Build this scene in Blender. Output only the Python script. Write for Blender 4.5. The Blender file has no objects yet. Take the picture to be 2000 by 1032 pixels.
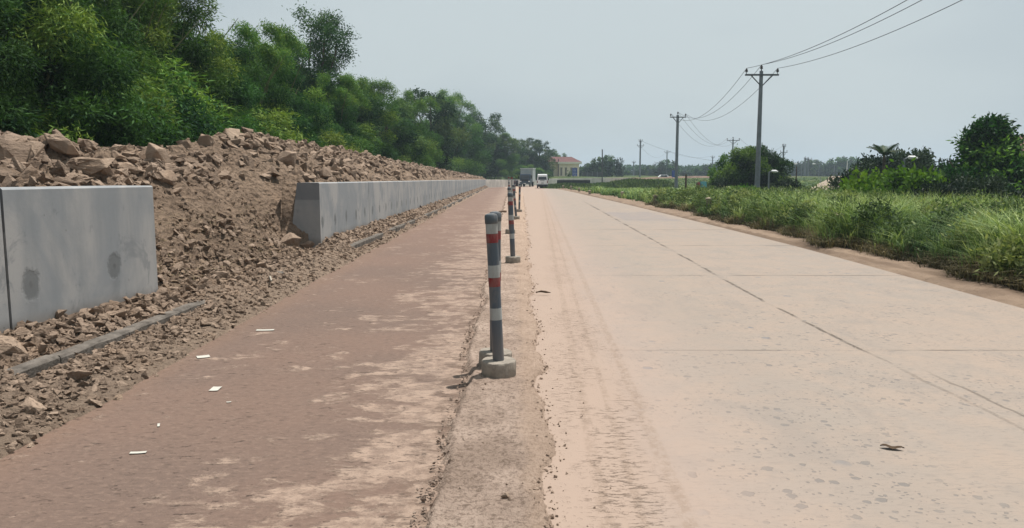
import bpy, bmesh, math, random
import numpy as np
R = math.radians
rng = np.random.default_rng(11)
random.seed(4)
SC = bpy.context.scene
COL = SC.collection

# ------------------------------------------------------------------ camera
FPX = 1480.0                       # focal length in pixels of the 2000 px wide photograph
TH = math.atan(170 / FPX)          # the phone looks 6.6 degrees down
CAMH = 1.5
cd = bpy.data.cameras.new('camera')
cam = bpy.data.objects.new('camera', cd); COL.objects.link(cam)
cd.sensor_width = 36; cd.lens = 36 * FPX / 2000
cd.clip_start = 0.05; cd.clip_end = 6000
cam.location = (0, 0, CAMH); cam.rotation_euler = (math.pi / 2 - TH, 0, 0)
SC.camera = cam

# ------------------------------------------------------------------ light
SUNV = (0.225, 0.17, 1.0)          # towards the sun: high, from the right and a little ahead
sl = bpy.data.lights.new('sun', 'SUN'); sl.energy = 5.0; sl.angle = R(0.53); sl.color = (1.0, 0.955, 0.90)
so = bpy.data.objects.new('sun', sl); COL.objects.link(so)
from mathutils import Vector
so.rotation_euler = Vector(SUNV).to_track_quat('Z', 'Y').to_euler()
SUN_EL = math.atan2(1.0, math.hypot(SUNV[0], SUNV[1])); SUN_AZ = math.atan2(SUNV[0], SUNV[1])

W = bpy.data.worlds.new('World'); SC.world = W; W.use_nodes = True
wt = W.node_tree; wt.nodes.clear()
wo = wt.nodes.new('ShaderNodeOutputWorld'); wb = wt.nodes.new('ShaderNodeBackground')
sky = wt.nodes.new('ShaderNodeTexSky'); sky.sky_type = 'NISHITA'; sky.sun_disc = False
sky.sun_elevation = SUN_EL; sky.sun_rotation = SUN_AZ
sky.air_density = 1.4; sky.dust_density = 4.0; sky.ozone_density = 1.0
hs = wt.nodes.new('ShaderNodeHueSaturation'); hs.inputs['Saturation'].default_value = 0.42
wt.links.new(sky.outputs[0], hs.inputs['Color'])
tc = wt.nodes.new('ShaderNodeTexCoord')
nz = wt.nodes.new('ShaderNodeTexNoise'); nz.inputs['Scale'].default_value = 1.3; nz.inputs['Detail'].default_value = 3
mpn = wt.nodes.new('ShaderNodeMapping'); mpn.inputs['Scale'].default_value = (1, 1, 3.0)
wt.links.new(tc.outputs['Generated'], mpn.inputs[0]); wt.links.new(mpn.outputs[0], nz.inputs['Vector'])
crv = wt.nodes.new('ShaderNodeValToRGB')     # a thin even veil of high cloud
crv.color_ramp.elements[0].position = 0.37; crv.color_ramp.elements[0].color = (4.4, 5.2, 5.8, 1)
crv.color_ramp.elements[1].position = 0.64; crv.color_ramp.elements[1].color = (6.3, 7.1, 7.3, 1)
wt.links.new(nz.outputs[0], crv.inputs[0])
mx = wt.nodes.new('ShaderNodeMix'); mx.data_type = 'RGBA'; mx.inputs[0].default_value = 0.8
wt.links.new(hs.outputs[0], mx.inputs[6]); wt.links.new(crv.outputs[0], mx.inputs[7])
wt.links.new(mx.outputs[2], wb.inputs['Color']); wb.inputs['Strength'].default_value = 0.078
wt.links.new(wb.outputs[0], wo.inputs['Surface'])

SC.view_settings.view_transform = 'Standard'; SC.view_settings.look = 'None'
SC.view_settings.exposure = 0.32; SC.view_settings.gamma = 1.0
try: SC.cycles.max_bounces = 6; SC.cycles.transparent_max_bounces = 6; SC.cycles.volume_bounces = 0
except Exception: pass

# ------------------------------------------------------------------ projection helpers
def ray(px, py):
    u = (px - 1000) / FPX; v = (516 - py) / FPX
    return (u, math.cos(TH) + v * math.sin(TH), -math.sin(TH) + v * math.cos(TH))
def hz(px, py, z=0.0):
    d = ray(px, py); t = (z - CAMH) / d[2]; return (d[0] * t, d[1] * t, z)
def hy(px, py, Y):
    d = ray(px, py); t = Y / d[1]; return (d[0] * t, Y, CAMH + d[2] * t)
def hx(px, py, X):
    d = ray(px, py); t = X / d[0]; return (X, d[1] * t, CAMH + d[2] * t)

# ------------------------------------------------------------------ noise (numpy)
def _h(ix, iy, s):
    n = (ix.astype(np.int64) * 374761393 + iy.astype(np.int64) * 668265263 + s * 1442695041) & 0xFFFFFFFF
    n = ((n ^ (n >> 13)) * 1274126177) & 0xFFFFFFFF
    n = n ^ (n >> 16)
    return (n & 0xFFFF) / 65535.0
def vn(x, y, s=0):
    x = np.asarray(x, float); y = np.asarray(y, float)
    ix = np.floor(x); iy = np.floor(y); fx = x - ix; fy = y - iy
    fx = fx * fx * (3 - 2 * fx); fy = fy * fy * (3 - 2 * fy)
    a = _h(ix, iy, s); b = _h(ix + 1, iy, s); c = _h(ix, iy + 1, s); d = _h(ix + 1, iy + 1, s)
    return (a + (b - a) * fx) * (1 - fy) + (c + (d - c) * fx) * fy
def fbm(x, y, s=0, o=4, g=0.5):
    r = 0; a = 1; t = 0
    for k in range(o):
        r = r + a * (vn(np.asarray(x) * 2 ** k + 17.3 * k, np.asarray(y) * 2 ** k - 9.1 * k, s + k) - .5) * 2; t += a; a *= g
    return r / t
def ss(a, b, x):
    t = np.clip((np.asarray(x, float) - a) / (b - a), 0, 1); return t * t * (3 - 2 * t)
def ridge(x, y, s=0, o=4):
    r = 0; a = 1; t = 0
    for k in range(o):
        n = 1 - np.abs(vn(np.asarray(x) * 2 ** k + 3.7 * k, np.asarray(y) * 2 ** k, s + k) * 2 - 1); r = r + a * n; t += a; a *= .55
    return r / t

# ------------------------------------------------------------------ object helpers
def tag(o, label=None, cat=None, group=None, kind=None):
    if label: o['label'] = label
    if cat: o['category'] = cat
    if group: o['group'] = group
    if kind: o['kind'] = kind
    return o
def thing(name, label, cat, loc=(0, 0, 0), rz=0, group=None):
    o = bpy.data.objects.new(name, None); COL.objects.link(o); o.empty_display_size = .2
    o.location = loc; o.rotation_euler = (0, 0, rz); return tag(o, label, cat, group)
def npmesh(name, V, faces, mat, parent=None, smooth=False, attrs=None):
    """faces: list of int arrays (n,k)"""
    me = bpy.data.meshes.new(name)
    V = np.asarray(V, np.float32); me.vertices.add(len(V)); me.vertices.foreach_set('co', V.ravel())
    li = np.concatenate([f.ravel() for f in faces]).astype(np.int32)
    tot = np.concatenate([np.full(len(f), f.shape[1], np.int32) for f in faces])
    st = np.concatenate([[0], np.cumsum(tot)[:-1]]).astype(np.int32)
    me.loops.add(len(li)); me.loops.foreach_set('vertex_index', li)
    me.polygons.add(len(tot)); me.polygons.foreach_set('loop_start', st)
    if smooth: me.polygons.foreach_set('use_smooth', np.ones(len(tot), bool))
    else: me.polygons.foreach_set('use_smooth', np.zeros(len(tot), bool))
    me.update(calc_edges=True)
    if attrs:
        for k, a in attrs.items():
            at = me.attributes.new(k, 'FLOAT', 'POINT'); at.data.foreach_set('value', np.asarray(a, np.float32))
    me.materials.append(mat)
    o = bpy.data.objects.new(name, me); COL.objects.link(o)
    if parent: o.parent = parent
    return o
def copy_tree(o, parent=None):
    c = o.copy(); COL.objects.link(c)
    if parent: c.parent = parent
    for ch in list(o.children): copy_tree(ch, c)
    return c
class MB:
    """collects shapes into one mesh"""
    def __init__(s): s.v = []; s.f = []
    def add(s, v, f):
        b = len(s.v); s.v += [tuple(p) for p in v]; s.f += [tuple(i + b for i in q) for q in f]; return s
    def box(s, x0, x1, y0, y1, z0, z1):
        return s.add([(x0, y0, z0), (x1, y0, z0), (x1, y1, z0), (x0, y1, z0), (x0, y0, z1), (x1, y0, z1), (x1, y1, z1), (x0, y1, z1)],
                     [(0, 3, 2, 1), (4, 5, 6, 7), (0, 1, 5, 4), (1, 2, 6, 5), (2, 3, 7, 6), (3, 0, 4, 7)])
    def tube(s, pts, rad, n=10, cap=True):
        pts = [Vector(p) for p in pts]; rad = rad if hasattr(rad, '__len__') else [rad] * len(pts)
        b = len(s.v); ref = None
        for i, p in enumerate(pts):
            d = (pts[min(i + 1, len(pts) - 1)] - pts[max(i - 1, 0)]).normalized()
            if ref is None:
                ref = Vector((1, 0, 0)) if abs(d.x) < .9 else Vector((0, 1, 0))
            a = d.cross(ref).normalized(); c = a.cross(d).normalized(); ref = c
            for k in range(n):
                t = 2 * math.pi * k / n; q = p + (a * math.cos(t) + c * math.sin(t)) * rad[i]; s.v.append(tuple(q))
        for i in range(len(pts) - 1):
            for k in range(n):
                k2 = (k + 1) % n; s.f.append((b + i * n + k, b + i * n + k2, b + (i + 1) * n + k2, b + (i + 1) * n + k))
        if cap:
            s.f.append(tuple(b + k for k in range(n))[::-1]); e = b + (len(pts) - 1) * n; s.f.append(tuple(e + k for k in range(n)))
        return s
    def prism(s, poly, x0, x1, shrink=None):
        """polygon in (y,z) extruded in x; shrink(z)->half width factor"""
        n = len(poly); sh = shrink or (lambda z: 1.0); c = (x0 + x1) / 2; h = (x1 - x0) / 2
        v = [(c - h * sh(z), y, z) for y, z in poly] + [(c + h * sh(z), y, z) for y, z in poly]
        f = [tuple(range(n)), tuple(range(2 * n - 1, n - 1, -1))] + [(i, i + n, (i + 1) % n + n, (i + 1) % n) for i in range(n)]
        return s.add(v, f)
    def build(s, name, mat, parent=None, smooth=False, bevel=0):
        me = bpy.data.meshes.new(name); me.from_pydata(s.v, [], s.f); me.update()
        bm = bmesh.new(); bm.from_mesh(me); bmesh.ops.recalc_face_normals(bm, faces=bm.faces)
        if bevel: bmesh.ops.bevel(bm, geom=bm.edges[:] , offset=bevel, segments=2, affect='EDGES', clamp_overlap=True)
        bm.to_mesh(me); bm.free()
        if smooth:
            for p in me.polygons: p.use_smooth = True
            try: me.set_sharp_from_angle(angle=R(35))
            except Exception: pass
        me.materials.append(mat)
        o = bpy.data.objects.new(name, me); COL.objects.link(o)
        if parent: o.parent = parent
        return o

# ------------------------------------------------------------------ material helpers
class G:
    def __init__(s, name, rough=.9, spec=.2):
        s.m = bpy.data.materials.new(name); s.m.use_nodes = True; s.t = s.m.node_tree
        s.b = s.t.nodes['Principled BSDF']; s.out = s.t.nodes['Material Output']
        s.b.inputs['Roughness'].default_value = rough; s.b.inputs['Specular IOR Level'].default_value = spec
    def n(s, t, **k):
        x = s.t.nodes.new(t)
        for a, b in k.items(): setattr(x, a, b)
        return x
    def l(s, a, b):
        if isinstance(a, (int, float)): b.default_value = a
        elif isinstance(a, tuple): b.default_value = a if len(a) == 4 or len(b.default_value) == 3 else a + (1,)
        else: s.t.links.new(a, b)
    def P(s, scale=(1, 1, 1), loc=(0, 0, 0)):
        g = s.n('ShaderNodeNewGeometry'); m = s.n('ShaderNodeMapping'); s.l(g.outputs['Position'], m.inputs[0])
        m.inputs['Scale'].default_value = scale; m.inputs['Location'].default_value = loc; return m.outputs[0]
    def O(s, scale=(1, 1, 1)):
        g = s.n('ShaderNodeTexCoord'); m = s.n('ShaderNodeMapping'); s.l(g.outputs['Object'], m.inputs[0])
        m.inputs['Scale'].default_value = scale; return m.outputs[0]
    def xyz(s):
        g = s.n('ShaderNodeNewGeometry'); x = s.n('ShaderNodeSeparateXYZ'); s.l(g.outputs['Position'], x.inputs[0]); return x.outputs
    def noise(s, v, scale, detail=4, rough=.55, dist=0):
        x = s.n('ShaderNodeTexNoise'); s.l(v, x.inputs['Vector']); x.inputs['Scale'].default_value = scale
        x.inputs['Detail'].default_value = detail; x.inputs['Roughness'].default_value = rough; x.inputs['Distortion'].default_value = dist
        return x.outputs[0]
    def vor(s, v, scale, feature='F1', out=0, rand=1):
        x = s.n('ShaderNodeTexVoronoi'); x.feature = feature; s.l(v, x.inputs['Vector']); x.inputs['Scale'].default_value = scale
        x.inputs['Randomness'].default_value = rand; return x.outputs[out]
    def ma(s, op, a, b=0.0, c=0.0):
        x = s.n('ShaderNodeMath'); x.operation = op; s.l(a, x.inputs[0]); s.l(b, x.inputs[1]); s.l(c, x.inputs[2]); return x.outputs[0]
    def mr(s, v, a, b, c=0.0, d=1.0, smooth=True):
        x = s.n('ShaderNodeMapRange'); x.interpolation_type = 'SMOOTHSTEP' if smooth else 'LINEAR'
        s.l(v, x.inputs[0]); s.l(a, x.inputs[1]); s.l(b, x.inputs[2]); s.l(c, x.inputs[3]); s.l(d, x.inputs[4]); return x.outputs[0]
    def mix(s, f, a, b, mode='MIX'):
        x = s.n('ShaderNodeMix'); x.data_type = 'RGBA'; x.blend_type = mode; s.l(f, x.inputs[0]); s.l(a, x.inputs[6]); s.l(b, x.inputs[7]); return x.outputs[2]
    def attr(s, name):
        x = s.n('ShaderNodeAttribute'); x.attribute_name = name; return x.outputs['Fac']
    def rnd(s):
        x = s.n('ShaderNodeObjectInfo'); return x.outputs['Random']
    def bump(s, h, dist=.01, strength=1.0, prev=None):
        x = s.n('ShaderNodeBump'); x.inputs['Distance'].default_value = dist; x.inputs['Strength'].default_value = strength
        s.l(h, x.inputs['Height'])
        if prev is not None: s.l(prev, x.inputs['Normal'])
        s.l(x.outputs[0], s.b.inputs['Normal']); return x.outputs[0]
    def col(s, c, k=.60):
        s.l(s.mix(1.0, c, (k, k, k), 'MULTIPLY'), s.b.inputs['Base Color']); return s.m
def plain(name, c, rough=.6, spec=.3, metal=0, var=.12, scale=6, bump=0, k=.60):
    g = G(name, rough, spec); g.b.inputs['Metallic'].default_value = metal
    n = g.noise(g.O(), scale, 6, .6)
    lo = tuple(v * (1 - var) for v in c); hi = tuple(min(1, v * (1 + var)) for v in c)
    g.col(g.mix(g.mr(n, .3, .7), lo, hi), k)
    if bump: g.bump(g.noise(g.O(), scale * 6, 5), bump)
    return g.m

M = {}
# ---- red-brown dusty asphalt lane
g = G('dusty_asphalt', .82, .25); x, y, z = g.xyz()
n1 = g.noise(g.P((1, .9, 1)), 1.15, 9, .66, .5); n2 = g.noise(g.P((.75, 1.25, 1)), 4.6, 8, .68, .4); n3 = g.noise(g.P(), .33, 3)
n4 = g.noise(g.P(), 90, 3, .7)
edge = g.mr(x, -1.75, -.35, 0, 1)
far = g.mr(y, 6, 26, 0, 1)
thr = g.ma('ADD', g.ma('ADD', n2, g.ma('MULTIPLY', edge, .19)), g.ma('MULTIPLY', far, .05))
thr = g.ma('ADD', thr, g.ma('MULTIPLY', g.ma('SUBTRACT', n1, .5), .75))
dust = g.mr(g.ma('ADD', thr, g.ma('MULTIPLY', g.ma('SUBTRACT', g.noise(g.P((.6, 1.4, 1)), 24, 6, .75), .5), .20)), .575, .70)
dust = g.ma('MULTIPLY', dust, g.mr(g.noise(g.P(), 9, 5, .7), .35, .6, .35, .95))
base = g.mix(g.mr(n3, .35, .65), (.235, .165, .132), (.185, .140, .118))
base = g.mix(far, base, (.26, .175, .138))
base = g.mix(g.mr(x, -2.8, -2.45, .7, 0), base, (.25, .17, .125))
base = g.mix(g.ma('MULTIPLY', g.mr(n4, .5, .75), .35), base, (.22, .165, .135))
rim = g.mr(x, -.62, -.42, 0, .75)
base = g.mix(rim, base, (.20, .145, .11))
c = g.mix(dust, base, g.mix(g.noise(g.P(), 3, 4), (.50, .38, .30), (.44, .36, .295)))
c = g.mix(g.mr(g.noise(g.P((.8, 1.3, 1)), 26, 6, .85), .50, .60, 0, .42), c, (.36, .27, .215))
c = g.mix(g.mr(g.noise(g.P((.8, 1.3, 1), (3, 3, 0)), 19, 6, .85), .51, .60, 0, .5), c, (.12, .09, .073))
c = g.mix(g.mr(g.vor(g.P((.6, 1.3, 1)), 7.0), .04, .10, .8, 0), c, (.10, .075, .06))
cm = g.ma('MULTIPLY', g.mr(g.noise(g.P((.7, 1.5, 1)), 13, 6, .8, .6), .60, .65), g.mr(n1, .42, .56))
c = g.mix(g.ma('MULTIPLY', cm, .8), c, (.085, .065, .055))
g.bump(g.ma('ADD', g.ma('MULTIPLY', n4, .25), g.ma('ADD', dust, g.ma('MULTIPLY', cm, -1.3))), .006, .8)
M['asphalt'] = g.col(g.mix(1.0, c, (1.06, .985, .94), 'MULTIPLY'), .58)
# ---- pale concrete carriageway with joints, pits and tan dirt along its left edge
g = G('pale_concrete_road', .85, .2); x, y, z = g.xyz()
dn = g.n('ShaderNodeTexNoise'); g.l(g.P(), dn.inputs['Vector']); dn.inputs['Scale'].default_value = 30; dn.inputs['Detail'].default_value = 3
dv = g.n('ShaderNodeVectorMath'); dv.operation = 'MULTIPLY_ADD'; g.l(dn.outputs['Color'], dv.inputs[0]); dv.inputs[1].default_value = (.035, .035, 0); g.l(g.P(), dv.inputs[2])
def spots(sc, rmax, pw):
    v = g.n('ShaderNodeTexVoronoi'); g.l(dv.outputs[0], v.inputs['Vector']); v.inputs['Scale'].default_value = sc
    cc = g.n('ShaderNodeSeparateColor'); g.l(v.outputs['Color'], cc.inputs[0])
    rr_ = g.ma('MULTIPLY', g.ma('POWER', cc.outputs[0], pw), rmax)
    return g.mr(g.ma('SUBTRACT', v.outputs[0], rr_), -.06, .02, 1, 0)
pits = g.ma('MAXIMUM', spots(15.0, .46, 3.0), spots(36.0, .42, 2.2))
pm = g.mr(g.noise(g.P(), .9, 5, .7), .36, .60)
nearf = g.mr(y, 5, 22, 1, .35)
pits = g.ma('MULTIPLY', g.ma('MULTIPLY', pits, pm), nearf)
big = spots(4.6, .26, 5.0)
big = g.ma('MULTIPLY', big, g.mr(g.noise(g.P((1, 1, 1), (5, 3, 0)), 1.6, 3), .42, .56))
w1 = g.noise(g.P(), .22, 4, .5); w2 = g.noise(g.P(), 2.5, 8, .6)
c = g.mix(g.mr(w1, .3, .7), (.42, .352, .292), (.385, .342, .298))
c = g.mix(g.mr(w2, .40, .62, 0, .55), c, (.47, .375, .30))
c = g.mix(g.mr(g.noise(g.P((1.3, .7, 1), (7, 2, 0)), 1.3, 8, .72, .5), .50, .64, 0, .5), c, (.315, .285, .255))
c = g.mix(g.mr(g.noise(g.P((.6, 2.0, 1)), 22, 6, .85, .3), .50, .62, 0, .5), c, (.25, .225, .20))
c = g.mix(g.ma('MULTIPLY', g.mr(g.ma('ABSOLUTE', g.ma('SUBTRACT', g.ma('ADD', x, g.ma('MULTIPLY', w1, .5)), 2.05)), .1, .45, .30, 0), g.mr(w2, .3, .6, .3, 1)), c, (.34, .30, .265))
c = g.mix(g.ma('MULTIPLY', g.noise(g.P(), 120, 4, .8), .5), c, (.27, .24, .21))
c = g.mix(g.ma('MULTIPLY', pits, .7), c, (.19, .185, .18))
c = g.mix(g.ma('MULTIPLY', big, .7), c, (.20, .215, .235))
# joints: a wandering line down the middle and one across every slab
wob = g.ma('MULTIPLY', g.ma('SUBTRACT', g.noise(g.P(), 1.4, 5, .6), .5), .10)
cx = g.ma('ADD', 3.03, g.ma('MULTIPLY', g.ma('MAXIMUM', g.ma('SUBTRACT', y, 9.0), 0.0), .0365))
dj = g.ma('ABSOLUTE', g.ma('ADD', g.ma('SUBTRACT', x, cx), wob))
jw = g.ma('ADD', .010, g.ma('MULTIPLY', y, .0011))
jm = g.ma('MULTIPLY', g.mr(g.noise(g.P((1, 1, 1), (2, 0, 0)), .75, 3, .7), .42, .56, .10, 1), g.mr(g.noise(g.P(), 16, 5, .8), .38, .55, .25, 1))
j1 = g.ma('MULTIPLY', g.ma('MULTIPLY', g.mr(g.ma('DIVIDE', dj, jw), .6, 1.5, 1, 0), jm), g.ma('MULTIPLY', g.mr(y, 36, 50, 1, 0), g.mr(y, 6.2, 6.6, .4, 1)))
dj2 = g.ma('ABSOLUTE', g.ma('ADD', g.ma('SUBTRACT', g.ma('SUBTRACT', x, cx), .16), g.ma('MULTIPLY', wob, 1.4)))
j1b = g.ma('MULTIPLY', g.mr(dj2, .006, .02, .6, 0), g.mr(y, 5.2, 5.9, 1, 0))
ty = g.ma('ABSOLUTE', g.ma('SUBTRACT', g.ma('MODULO', g.ma('ADD', g.ma('ADD', y, 5.02 - 6.42 + 2.51), g.ma('MULTIPLY', wob, .25)), 5.02), 2.51))
tw = g.ma('ADD', .008, g.ma('MULTIPLY', y, .0016))
tmk = g.mr(g.noise(g.P((.5, .2, 1), (0, 4, 0)), 1.1, 3, .7), .40, .58, .08, .75)
tmk = g.ma('MULTIPLY', tmk, g.mr(g.ma('SUBTRACT', x, cx), -2.2, 0.2, .35, 1.25))
j2 = g.ma('MULTIPLY', g.ma('MULTIPLY', g.mr(g.ma('DIVIDE', ty, tw), .5, 1.4, 1, 0), tmk), g.mr(y, 24, 34, 1, 0))
jj = g.ma('MAXIMUM', g.ma('MAXIMUM', j1, j2), j1b)
c = g.mix(jj, c, (.135, .115, .095))
# a darker grey repair patch in the right lane
pa = g.ma('MULTIPLY', g.ma('MULTIPLY', g.mr(y, 25.5, 26.2, 0, 1), g.mr(y, 31.5, 33, 1, 0)), g.ma('MULTIPLY', g.mr(x, 3.75, 4.0, 0, 1), g.mr(x, 5.6, 6.1, 1, 0)))
c = g.mix(g.ma('MULTIPLY', pa, g.mr(g.noise(g.P(), 1.5, 5), .3, .6, .15, .55)), c, (.27, .255, .26))
# tan soil tracked along the left edge
lw = g.noise(g.P((1, .35, 1)), 1.8, 6, .65)
te = g.ma('SUBTRACT', g.ma('SUBTRACT', x, g.ma('MULTIPLY', y, .035)), g.ma('MULTIPLY', g.ma('SUBTRACT', lw, .5), .55))
tan = g.mr(te, .35, .78, 1, 0)
c = g.mix(g.ma('MULTIPLY', tan, .9), c, g.mix(lw, (.45, .35, .27), (.36, .285, .22)))
pk = g.mr(te, .5, 1.7, .45, 0)
c = g.mix(pk, c, (.46, .355, .30))
trk = g.ma('MULTIPLY', g.mr(te, .02, .30, .1, 1), g.mr(te, .42, .75, 1, 0))
crk = g.mr(g.noise(g.P((.8, 2.2, 1)), 18, 7, .8, .3), .53, .62)
cg = g.mr(g.noise(g.P((1, .5, 1), (1, 1, 1)), 2.2, 4, .6), .38, .56)
tc_ = g.ma('MULTIPLY', g.ma('MULTIPLY', trk, crk), g.ma('MULTIPLY', cg, .6))
c = g.mix(tc_, c, (.21, .145, .10))
for tx_, tw_ in ((.30, .045), (.46, .03), (.66, .05)):
    tk = g.mr(g.ma('ABSOLUTE', g.ma('SUBTRACT', g.ma('ADD', te, g.ma('MULTIPLY', g.ma('SUBTRACT', lw, .5), .5)), tx_)), tw_ * .4, tw_, .55, 0)
    c = g.mix(g.ma('MULTIPLY', tk, g.mr(g.noise(g.P((1, .6, 1)), 24, 5, .8), .42, .58)), c, (.31, .235, .18))
hgt = g.ma('SUBTRACT', g.ma('MULTIPLY', w2, .15), g.ma('ADD', g.ma('ADD', g.ma('MULTIPLY', pits, .5), big), g.ma('ADD', jj, tc_)))
g.bump(hgt, .006, .9)
M['concrete_road'] = g.col(g.mix(1.0, c, (1.02, .985, .965), 'MULTIPLY'), .67)
# ---- dried mud median
g = G('dried_mud', .95, .1); x, y, z = g.xyz()
a = g.noise(g.P(), 2.2, 8, .65); b = g.noise(g.P(), 30, 7, .85)
c = g.mix(g.mr(a, .35, .65), (.38, .285, .225), (.54, .415, .335))
c = g.mix(g.mr(b, .48, .58, 0, .7), c, (.17, .12, .09))
hh = g.ma('ADD', x, g.ma('MULTIPLY', g.ma('SUBTRACT', a, .5), .35))
c = g.mix(g.mr(hh, .02, .12, 0, .5), c, (.47, .34, .25))
g.bump(g.ma('ADD', g.ma('MULTIPLY', b, .8), g.noise(g.P(), 80, 4, .7)), .02, 1)
M['mud'] = g.col(c, .80)
# ---- soil of the bank and the rubble
g = G('dug_soil', .97, .08)
a = g.noise(g.P(), 1.1, 6, .6); b = g.noise(g.P(), 14, 7, .72); v = g.vor(g.P(), 11)
c = g.mix(g.mr(a, .35, .65), (.25, .18, .135), (.38, .28, .21))
c = g.mix(g.mr(b, .50, .64, 0, .75), c, (.10, .07, .052))
c = g.mix(g.mr(v, .0, .16, .0, .35), c, (.40, .31, .24))
x, y, z = g.xyz(); fr_ = g.mr(x, -3.75, -3.35, 0, .75); c = g.mix(fr_, c, g.mix(g.mr(b, .5, .66), (.47, .365, .29), (.26, .19, .15)))
g.bump(g.ma('ADD', g.ma('MULTIPLY', b, 1.3), g.ma('MULTIPLY', v, 1.0)), .09, 1)
M['soil'] = g.col(g.mix(1.0, c, (1.03, 1.0, .95), 'MULTIPLY'), .67)
def rockmat(name, lo, hi, att='tint', sc=9):
    g = G(name, .93, .12); t = g.attr(att)
    a = g.noise(g.P(), sc, 7, .68); c = g.mix(t, lo, hi)
    c = g.mix(g.mr(a, .5, .7, 0, .45), c, tuple(v * .55 for v in lo))
    c = g.mix(g.mr(g.noise(g.P(), 2.5, 4), .5, .66, 0, .4), c, (.40, .285, .205))
    g.bump(g.ma('ADD', a, g.ma('MULTIPLY', g.noise(g.P((1, 1, 3)), sc * 3, 5, .7), .6)), .045, 1)
    return g.col(g.mix(1.0, c, (1.03, 1.0, .95), 'MULTIPLY'), .67)
M['rubble'] = rockmat('broken_rock', (.24, .18, .14), (.50, .385, .305))
M['boulder'] = rockmat('boulder_rock', (.34, .255, .20), (.52, .405, .32), sc=5)
M['clod'] = rockmat('soil_clod', (.20, .145, .108), (.42, .315, .235))
# ---- cast wall concrete
g = G('cast_wall_concrete', .75, .3); x, y, z = g.xyz()
a = g.noise(g.P((1, 1, .8)), .9, 6, .6, .6); b = g.noise(g.P((1, 2.2, .35)), 2.0, 6, .65); f = g.noise(g.P(), 30, 6, .7)
c = g.mix(g.mr(a, .38, .62), (.34, .36, .375), (.50, .49, .475))
c = g.mix(g.mr(b, .46, .68, 0, .35), c, (.26, .285, .30))
c = g.mix(g.mr(g.noise(g.P((1, 1.6, 1.2), (3, 0, 0)), 1.7, 7, .7, .8), .56, .66, 0, .55), c, (.23, .25, .265))
c = g.mix(g.mr(f, .55, .75, 0, .18), c, (.2, .2, .2))
mm = g.ma('SUBTRACT', g.ma('MODULO', g.ma('ADD', y, 6.42 - 6.27 + .535), 1.07), .535)
zz = g.ma('SUBTRACT', z, g.ma('ADD', .62, g.ma('MULTIPLY', g.ma('SUBTRACT', g.noise(g.P((0, 1, 0)), .9, 2), .5), .1)))
wv = g.ma('MULTIPLY', g.ma('SUBTRACT', g.noise(g.P(), 5, 4, .6), .5), .09)
ey = g.ma('DIVIDE', g.ma('ADD', mm, wv), .105); ez = g.ma('DIVIDE', g.ma('ADD', zz, g.ma('MULTIPLY', wv, 1.6)), .14)
rr = g.ma('SQRT', g.ma('ADD', g.ma('MULTIPLY', ey, ey), g.ma('MULTIPLY', ez, ez)))
hole = g.mr(g.ma('ADD', rr, g.ma('MULTIPLY', g.ma('SUBTRACT', g.noise(g.P(), 14, 5, .75), .5), .9)), .65, 1.1, .72, 0)
c = g.mix(hole, c, g.mix(g.mr(rr, .1, .3), (.10, .10, .095), (.175, .185, .185)))
drip = g.ma('MULTIPLY', g.mr(g.ma('ABSOLUTE', g.ma('ADD', mm, wv)), .02, .09, .4, 0), g.mr(z, .62, .25, 1, .2))
drip = g.ma('MULTIPLY', drip, g.mr(z, .66, .6, 0, 1))
c = g.mix(drip, c, (.20, .21, .215))
c = g.mix(g.mr(g.ma('ADD', z, g.ma('MULTIPLY', a, .25)), .36, .52, .6, 0), c, (.27, .225, .185))
bug = g.mr(g.vor(g.P((1, 1, .8)), 7.5), .035, .06, .8, 0); c = g.mix(g.ma('MULTIPLY', bug, g.mr(g.noise(g.P(), 2.2, 3), .45, .6)), c, (.12, .12, .12))
mark = g.ma('MULTIPLY', g.mr(g.noise(g.P((1, 1, .45)), 7, 5, .75, 1.0), .68, .72), .75)
c = g.mix(mark, c, (.13, .125, .12))
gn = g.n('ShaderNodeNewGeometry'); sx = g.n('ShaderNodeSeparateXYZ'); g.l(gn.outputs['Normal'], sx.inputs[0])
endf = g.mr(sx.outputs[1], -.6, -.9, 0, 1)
c = g.mix(g.ma('MULTIPLY', endf, g.mr(g.ma('ADD', z, g.ma('MULTIPLY', a, .03)), 1.06, 1.09, .25, .62)), c, (.12, .125, .14))  # end faces: shade mixed into the colour, stronger in the damp-stained top band
g.bump(g.ma('SUBTRACT', g.ma('MULTIPLY', f, .25), g.ma('ADD', hole, g.ma('MULTIPLY', mark, .8))), .006, .8)
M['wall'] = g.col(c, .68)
# ---- shoulder earth
g = G('sandy_shoulder', .96, .08); x, y, z = g.xyz()
a = g.noise(g.P((1, .4, 1)), 2.2, 7, .65); b = g.noise(g.P((1, .6, 1)), 20, 6, .75)
c = g.mix(g.mr(a, .35, .65), (.285, .205, .150), (.40, .295, .215))
c = g.mix(g.mr(b, .55, .7, 0, .6), c, (.15, .105, .075))
c = g.mix(g.mr(g.ma('ABSOLUTE', g.ma('SUBTRACT', g.ma('ADD', x, g.ma('MULTIPLY', a, .3)), 6.5)), .03, .16, .55, 0), c, (.20, .14, .10))
g.bump(g.ma('ADD', a, b), .02, 1); M['shoulder'] = g.col(c)
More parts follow.
